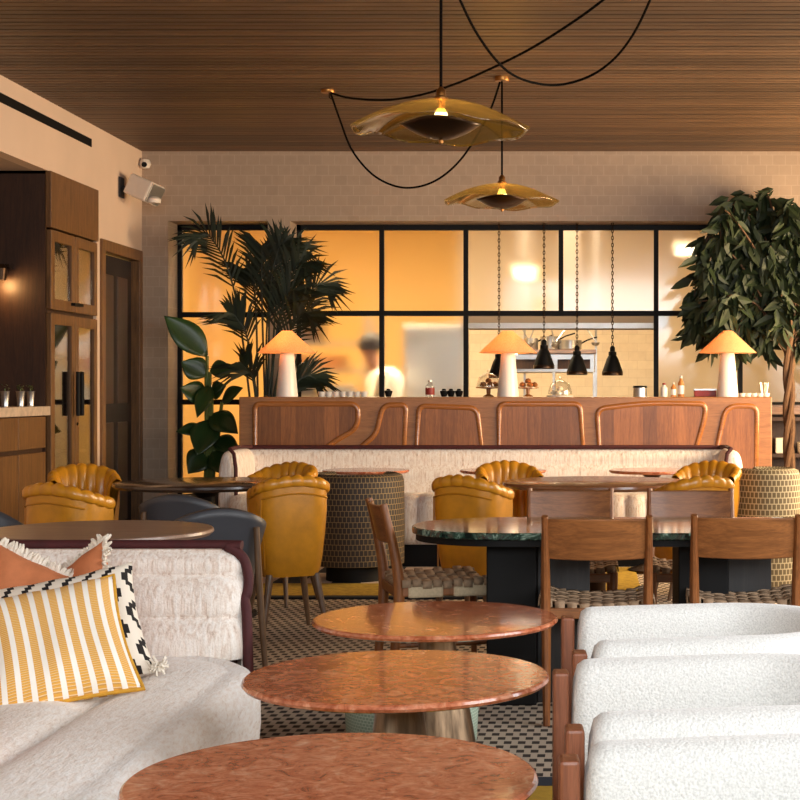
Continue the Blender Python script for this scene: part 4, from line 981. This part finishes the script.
# ------------------------------------------------------------------ wooden dining chairs
def wood_chair():
    t = thing('dining_chair', None, 'chair', (0,0,0), 0, 'wooden chairs with woven seats')
    for s in (-1, 1):
        pts = spline([(s*.188, .235, 0), (s*.19, .205, .3), (s*.192, .2, .46), (s*.193, .225, .62), (s*.194, .265, .785)], 5)
        G().tube(pts, [.013+.006*sin(pi*min(1, k/18)) for k in range(len(pts))], 10, flat=1.25).build('rear_leg', MT['walnut'], t)
        G().tube([(s*.195, -.205, 0), (s*.198, -.2, .44)], [.012, .019], 10).build('front_leg', MT['walnut'], t)
        G().tube([(s*.195, -.2, .2), (s*.19, .21, .2)], .009, 8).build('stretcher', MT['walnut'], t)
    g = G()
    def rl(i, j):
        u = i/16-.5; x = u*.385; z0, z1 = .618, .775; tp = 1-.10*(2*u)**2
        cy_ = .215+.03*(1-(2*u)**2)+.0; zz = z0+(z1-z0)*(j % 4 in (1, 2))+(.008*(2*u)**2 if j in (0, 3) else 0)
        yo = -.009 if j < 2 else .009
        lean = (zz-.62)*.24
        return (x, cy_+yo+lean, (z0 if j in (0, 3) else z1)+(.006*(2*u)**2 if j in (0, 3) else 0))
    g.grid(rl, 17, 4, False, True); g.f.append([0,1,2,3]); g.f.append([64+k for k in range(4)]); g.build('back_rail', MT['walnut_x'], t, smooth=35, bevel=.004)
    for y_, z in ((-.2, .415), (.2, .415)): G().box(0, y_, z, .37, .022, .04).build('seat_rail', MT['walnut_x'], t, smooth=0, bevel=.005)
    for s in (-1, 1): G().box(s*.195, 0, .425, .022, .38, .045).build('seat_rail', MT['walnut'], t, smooth=0, bevel=.005)
    g = G(); N = 9
    def sz(x, y_): return .447+.030*abs(x/.21)**2.2-.012*(1-(y_/.2)**2)
    for k in range(N):
        c = (k-(N-1)/2)*.043; wv = .0185
        def fa(i, j):
            x = -.222+.444*i/48; ph = cos(pi*(x/.043)+pi*k); xx = min(.215, max(-.215, x)); drop = -.03 if abs(x) > .218 else 0
            return (xx*1.02, c+(-wv, wv)[j % 2], sz(xx, c)+.0035*ph+drop)
        g.grid(fa, 49, 2)
        def fb(i, j):
            y_ = -.215+.43*i/48; ph = cos(pi*(y_/.043)+pi*(k+1)); return (c*1.08+(-wv, wv)[j % 2], min(.2, max(-.2, y_)), sz(c, y_)+.0035*ph+(-.03 if abs(y_) > .205 else 0))
        g.grid(fb, 49, 2)
    g.build('woven_seat', MT['weave'], t, smooth=60, solid=.005)
    for s in (-1, 1):
        g = G()
        for y_ in (-.1, .09): g.box(s*.197, y_, .424, .034, .15, .056)
        g.build('wrapped_cord', MT['weave_pale'], t, smooth=0, bevel=.012)
    return t
w0 = wood_chair()
wch = [(PX(597, 5.77), 6.02, face(0, 1), 'wooden chair, back turned, at the middle of the green marble table'),
       (PX(749, 5.83), 6.07, face(.05, 1), 'wooden chair, back turned, at the right of the green marble table'),
       (-.63, 6.62, face(1, .3), 'wooden chair seen side on at the left end of the green marble table'),
       (PX(570, 7.2), 7.12, face(0, -1), 'wooden chair across the green marble table, in front of the walnut table'),
       (PX(693, 7.2), 7.12, face(0, -1), 'wooden chair across the green marble table, in front of a mustard chair')]
for i, (x, y_, rz, lab) in enumerate(wch):
    o = w0 if i == 0 else dup(w0)
    o.location = (x, y_, 0); o.rotation_euler = (0, 0, rz); o['label'] = lab

# ------------------------------------------------------------------ grey shell chairs
def grey_chair():
    t = thing('shell_chair', None, 'chair', (0,0,0), 0, 'grey leather shell chairs'); A = rad(100)
    g = G()
    def f(i, j):
        a = -A+2*A*i/40; top = .62+.125*(.5+.5*cos(a*pi/A))**.7; z = .40+(top-.40)*j/10; r = .155+.045*(j/10)**1.5; r *= (abs(sin(a))**3+abs(cos(a))**3)**(-1/3)*.95
        return (r*1.12*sin(a), r*cos(a)+.03*(j/10)-.0, z)
    g.grid(f, 41, 11); g.build('shell', MT['grey_leather'], t, smooth=80, solid=.03)
    G().lathe([(0, .38), (.15, .38), (.165, .42), (.155, .455), (0, .465)], 36, 0, -.03).build('seat', MT['grey_leather'], t)
    for s in (-1, 1):
        G().tube([(s*.2, .2, 0), (s*.17, .2, .42), (s*.155, .215, .66)], [.012, .016, .013], 10).build('rear_leg', MT['leg_brown'], t)
        G().tube([(s*.19, -.2, 0), (s*.17, -.15, .4)], [.011, .018], 10).build('front_leg', MT['leg_brown'], t)
    return t
g0 = grey_chair()
gch = [(PX(211, 6.85), 6.85, face(-.4, .9), 'grey leather shell chair with wooden rear legs, just behind the corner of the near sofa'),
       (PX(198, 7.9), 7.75, face(.1, .9), 'grey leather shell chair farther back, pulled up to the dark lacquered table'),
       (PX(-6, 6.7), 6.75, face(.8, -.4), 'grey leather shell chair at the picture edge, behind the oak table'),
       (PX(-12, 5.7), 5.72, face(.9, .3), 'grey leather shell chair at the picture edge, left of the oak table')]
for i, (x, y_, rz, lab) in enumerate(gch):
    o = g0 if i == 0 else dup(g0)
    o.location = (x, y_, 0); o.rotation_euler = (0, 0, rz); o['label'] = lab

# ------------------------------------------------------------------ near sofa
t = thing('sofa', 'large cream chenille sofa with thick burgundy edging at lower left', 'sofa', (0, 0, 0))
XS, YS, RC = -.975, 4.93, .36
def edge(i, n=60):                       # outline from the far back corner round to the front edge, parametrised 0..1
    s = i/n; la = 1.0; lb = RC*pi/2; lc = 2.0; q = s*(la+lb+lc)
    if q < la: return Vector((XS-RC-la+q, YS, 0)), Vector((0, 1, 0))
    if q < la+lb: a = pi/2-(q-la)/RC; return Vector((XS-RC+RC*cos(a), YS-RC+RC*sin(a), 0)), Vector((cos(a), sin(a), 0))
    q -= la+lb; return Vector((XS, YS-RC-q, 0)), Vector((1, 0, 0))
rows = [(0.0, .06), (-.0, .12), (.012, .26), (.01, .35), (-.02, .405), (-.05, .42)]
for k in range(1, 49): s = .05+k*.02; rows.append((-s, .43-.034*(1-abs(sin(pi*(s-.05)/.24)))**1.8))
def seat(i, j):
    p, n = edge(i, 120); off, z = rows[j]
    if off < -.05:
        p = p+n*off
        p.y = min(p.y, YS+.02); 
        if n.y > .5 and n.x < .01: pass
        return (p.x, p.y, z)
    p = p+n*off; return (p.x, p.y, z)
# offset loops collapse inside the corner: use a polar-like blend towards an inner spine instead
def seat2(i, j):
    p, n = edge(i, 120); off, z = rows[j]
    if j < 6: q = p+n*off; return (q.x, q.y, z)
    e0 = p+n*(-.05); f_ = (-off-.05)/.96; c = Vector((XS-1.25, min(p.y, YS-RC)-.0 if n.x > .99 else YS-RC-.6, 0)); c.y = min(e0.y-.0, YS-.9) if n.x < .99 else e0.y
    q = e0.lerp(c, f_); return (q.x, q.y, z)
g = G(); g.grid(seat2, 121, len(rows)); g.build('seat', MT['chenille_flat_lit'], t, smooth=80)
G().bb(XS-1.3, XS-.06, 2.4, YS-.1, .012, .3).build('base', MT['cabinet_dark'], t, smooth=0)
def back_cushion(x0, x1, yf, z0, z1, name='backrest'):
    g = G(); NX, NZ_ = 40, 30
    def f(i, j):
        u = i/NX; v = j/(NZ_-1); z = z0+(z1-z0)*v; x = x0+(x1-x0)*u
        b = .03*abs(sin(pi*(v*2.6+.02)))**.45
        ex = max(0, (u-.93)/.07); ez = max(0, (v-.80)/.20)
        x -= .05*ez**3*ex**2
        return (x, yf+.05-b+.10*v+.05*ex**3+.05*ez**3, z-.05*ex**4*ez**2)
    g.grid(f, NX+1, NZ_)
    g.grid(lambda i, j: (x0+(x1-.08-x0)*i/NX, yf+.14+.08*j, z1-.004-.03*j), NX+1, 2)
    g.grid(lambda i, j: (x0+(x1-.02-x0)*i/NX, yf+.22, z1-.10+(z0-.2-z1)*j), NX+1, 2)
    n0 = len(g.v); g.v += [(x1, yf+.06, z0-.02), (x1, yf+.22, z0-.3), (x1-.01, yf+.22, z1-.12), (x1-.01, yf+.19, z1-.12)]; g.f.append([n0, n0+1, n0+2, n0+3])
    return g.build(name, MT['chenille'], t, smooth=80)
back_cushion(-2.5, -1.085, 4.83, .40, .748)
pts = [(-2.5, 4.99, .754), (-1.22, 4.99, .754), (-1.15, 4.985, .747), (-1.1, 4.98, .715), (-1.08, 4.97, .66), (-1.08, 4.96, .61), (-1.088, 4.955, .585), (-1.078, 4.94, .54), (-1.07, 4.92, .42), (-1.06, 4.92, .10)]
G().tube(spline(pts, 8), .0165, 12).build('piping', MT['burgundy'], t)
G().bb(-2.5, -1.13, 5.0, 5.06, .06, .72).build('rear_panel', MT['burgundy'], t, smooth=0, bevel=.02)

# ------------------------------------------------------------------ pillows
def pillow(name, lab, center, size, thick, mt, right, up, pipe=None, fringe=False, grp='sofa cushions'):
    right = Vector(right).normalized(); up = Vector(up); up = (up-right*up.dot(right)).normalized(); nrm = right.cross(up)
    t = thing(name, lab, 'cushion', center, 0, grp); t.rotation_euler = Matrix((right, nrm*-1, up)).transposed().to_euler()
    g = G(); N = 28
    def uvp(i): return i/N
    def sh(i, j, s):
        u, v = 2*i/N-1, 2*j/N-1; pin = 1-.06*(1-u*u)*v*v*0; ku = 1-.09*(1-v*v)**1 ; kv = 1-.09*(1-u*u)
        b = max(0, (1-u**4)*(1-v**4))**.6*thick/2
        wr = .004*sin(9*u+3*v*v)*(1-abs(u*v))
        return (u*size/2*ku, s*(b+wr), v*size/2*kv)
    g.grid(lambda i, j: sh(i, j, -1), N+1, N+1, uv=lambda i, j: (i/N, j/N)); g.grid(lambda i, j: sh(i, j, 1), N+1, N+1, uv=lambda i, j: (i/N, j/N))
    g.build('cover', MT[mt], t, smooth=80)
    per = [(i, 0) for i in range(N)]+[(N, j) for j in range(N)]+[(N-i, N) for i in range(N)]+[(0, N-j) for j in range(N)]
    ring = [Vector(sh(i, j, 0)) for i, j in per]
    if pipe: G().tube(ring, .006, 8, True).build('piping', MT[pipe], t)
    if fringe:
        g = G(); rr = random.Random(3)
        for a in range(len(ring)):
            p, q = ring[a], ring[(a+1) % len(ring)]
            for k in range(3):
                c = p.lerp(q, k/3); o_ = Vector((c.x, 0, c.z)).normalized()
                m_ = max(abs(c.x), abs(c.z)); o_ = Vector((c.x/m_ if abs(c.x) > abs(c.z)-.01 else 0, 0, c.z/m_ if abs(c.z) > abs(c.x)-.01 else 0)).normalized()
                e = o_*rr.uniform(.014, .026)+Vector((rr.uniform(-.01,.01), rr.uniform(-.014,.014), rr.uniform(-.01,.01)))
                g.tube([c-o_*.004, c+e*.6, c+e], [.006, .006, .003], 5)
        g.build('fringe', MT['fringe'], t)
    if fringe == 'tassel': pass
    return t
def tassel(parent, loc):
    g = G(); rr = random.Random(4)
    for k in range(26):
        a = rr.uniform(0, 2*pi); g.tube([(0, 0, 0), (.014*cos(a), .014*sin(a), -.018+.02*rr.random()), (.028*cos(a), .02*sin(a), -.03+.05*rr.random())], [.005, .005, .003], 5)
    g.build('tassel', MT['fringe'], parent, loc=loc)
pillow('cushion', 'mustard and white striped cushion with mustard cord edge at the front of the pile', P(50, 647, 4.25), .42, .15, 'stripes', (.98, .42, .17), (-.44, .64, .66), 'mustard_cord')
zz = pillow('cushion', 'cream cushion with black stepped zigzag pattern behind the striped cushion', P(72, 631, 4.47), .41, .12, 'zigzag', (.98, .36, .18), (-.40, .62, .72))
tassel(zz, (.21, -.02, -.19)); tassel(zz, (-.21, -.02, -.19))
pillow('cushion', 'terracotta cushion with cream fringe, its corner pointing up beside the sofa back', (-1.555, 4.70, .565), .36, .11, 'terracotta', (.85, -.5, .53), (-.2, .5, .9), None, True)
pillow('cushion', 'terracotta cushion with cream fringe at the picture edge, left in the pile', (-1.66, 4.60, .565), .38, .11, 'terracotta', (.92, .05, -.38), (.35, .45, .85), None, True)
pillow('cushion', 'terracotta cushion with cream fringe low at the picture edge, nearest the camera', P(-66, 760, 3.6), .36, .13, 'terracotta', (.8, -.55, .1), (-.1, .3, 1), None, True)

# ------------------------------------------------------------------ white boucle armchairs
def boucle_chair():
    t = thing('armchair', None, 'armchair', (0,0,0), 0, 'white boucle armchairs')
    W, Dp = .69, .70; hw = W/2-.07; ra = hw      # plan centre line: arm, half circle back, arm; front at y=-.35
    path = [(-hw, -.362+k*.03) for k in range(13)]
    cyb = .0+.02
    path += [(-hw*cos(pi*k/24), cyb+hw*.95*sin(pi*k/24)) for k in range(25)] + [(hw, -.362+(12-k)*.03) for k in range(13)]
    n = len(path); prof = []
    for k in range(20):
        a = 2*pi*k/20; sc = cos(a)*abs(cos(a))**-.4 if abs(cos(a)) > 1e-3 else 0; ss = sin(a)*abs(sin(a))**-.3 if abs(sin(a)) > 1e-3 else 0
        prof.append((sc*.07, ss))
    g = G()
    def f(i, j):
        p = Vector(path[i]+(0,)); q = Vector(path[min(i+1, n-1)]+(0,))-Vector(path[max(i-1, 0)]+(0,)); nrm = Vector((q.y, -q.x, 0)).normalized()
        s_, v = prof[j]; s_ *= -1; top = .666+.012*sin(pi*i/(n-1)); bot = .26; e = .95 if i in (0, n-1) else 1
        z = (top+bot)/2+(top-bot)/2*v*e; q = p+nrm*s_*e
        return (q.x, q.y, z)
    g.grid(f, n, 20, False, True); g.f.append(list(range(20))); g.f.append([(n-1)*20+k for k in reversed(range(20))])
    g.build('padded_back', MT['boucle'], t, smooth=80, sub=1)
    g = G()
    g.box(0, -.03, .36, W-.28, .60, .17); g.build('seat', MT['boucle'], t, smooth=60, bevel=.05, seg=4)
    for s in (-1, 1):
        G().box(s*(hw+.0), -.382, .32, .06, .034, .64).build('front_post', MT['teak'], t, smooth=0, bevel=.006)
        G().box(s*.2, .27, .13, .04, .04, .26).build('rear_leg', MT['teak'], t, smooth=0, bevel=.006)
        G().box(s*(hw), -.06, .245, .035, .60, .04).build('side_rail', MT['teak'], t, smooth=0, bevel=.005)
    G().box(0, -.36, .245, W-.2, .03, .05).build('front_rail', MT['teak'], t, smooth=0, bevel=.005)
    return t
b0 = boucle_chair()
for i, (y_, x, lab) in enumerate(((3.86, .352, 'white boucle armchair with teak posts, farthest of the row of three'), (3.06, .346, 'white boucle armchair with teak posts, in the middle of the row of three'), (2.28, .372, 'white boucle armchair with teak posts, nearest the camera and cut off below'))):
    o = b0 if i == 0 else dup(b0)
    o.location = (x, y_, .012); o.rotation_euler = (0, 0, face(-1, -.06)); o['label'] = lab
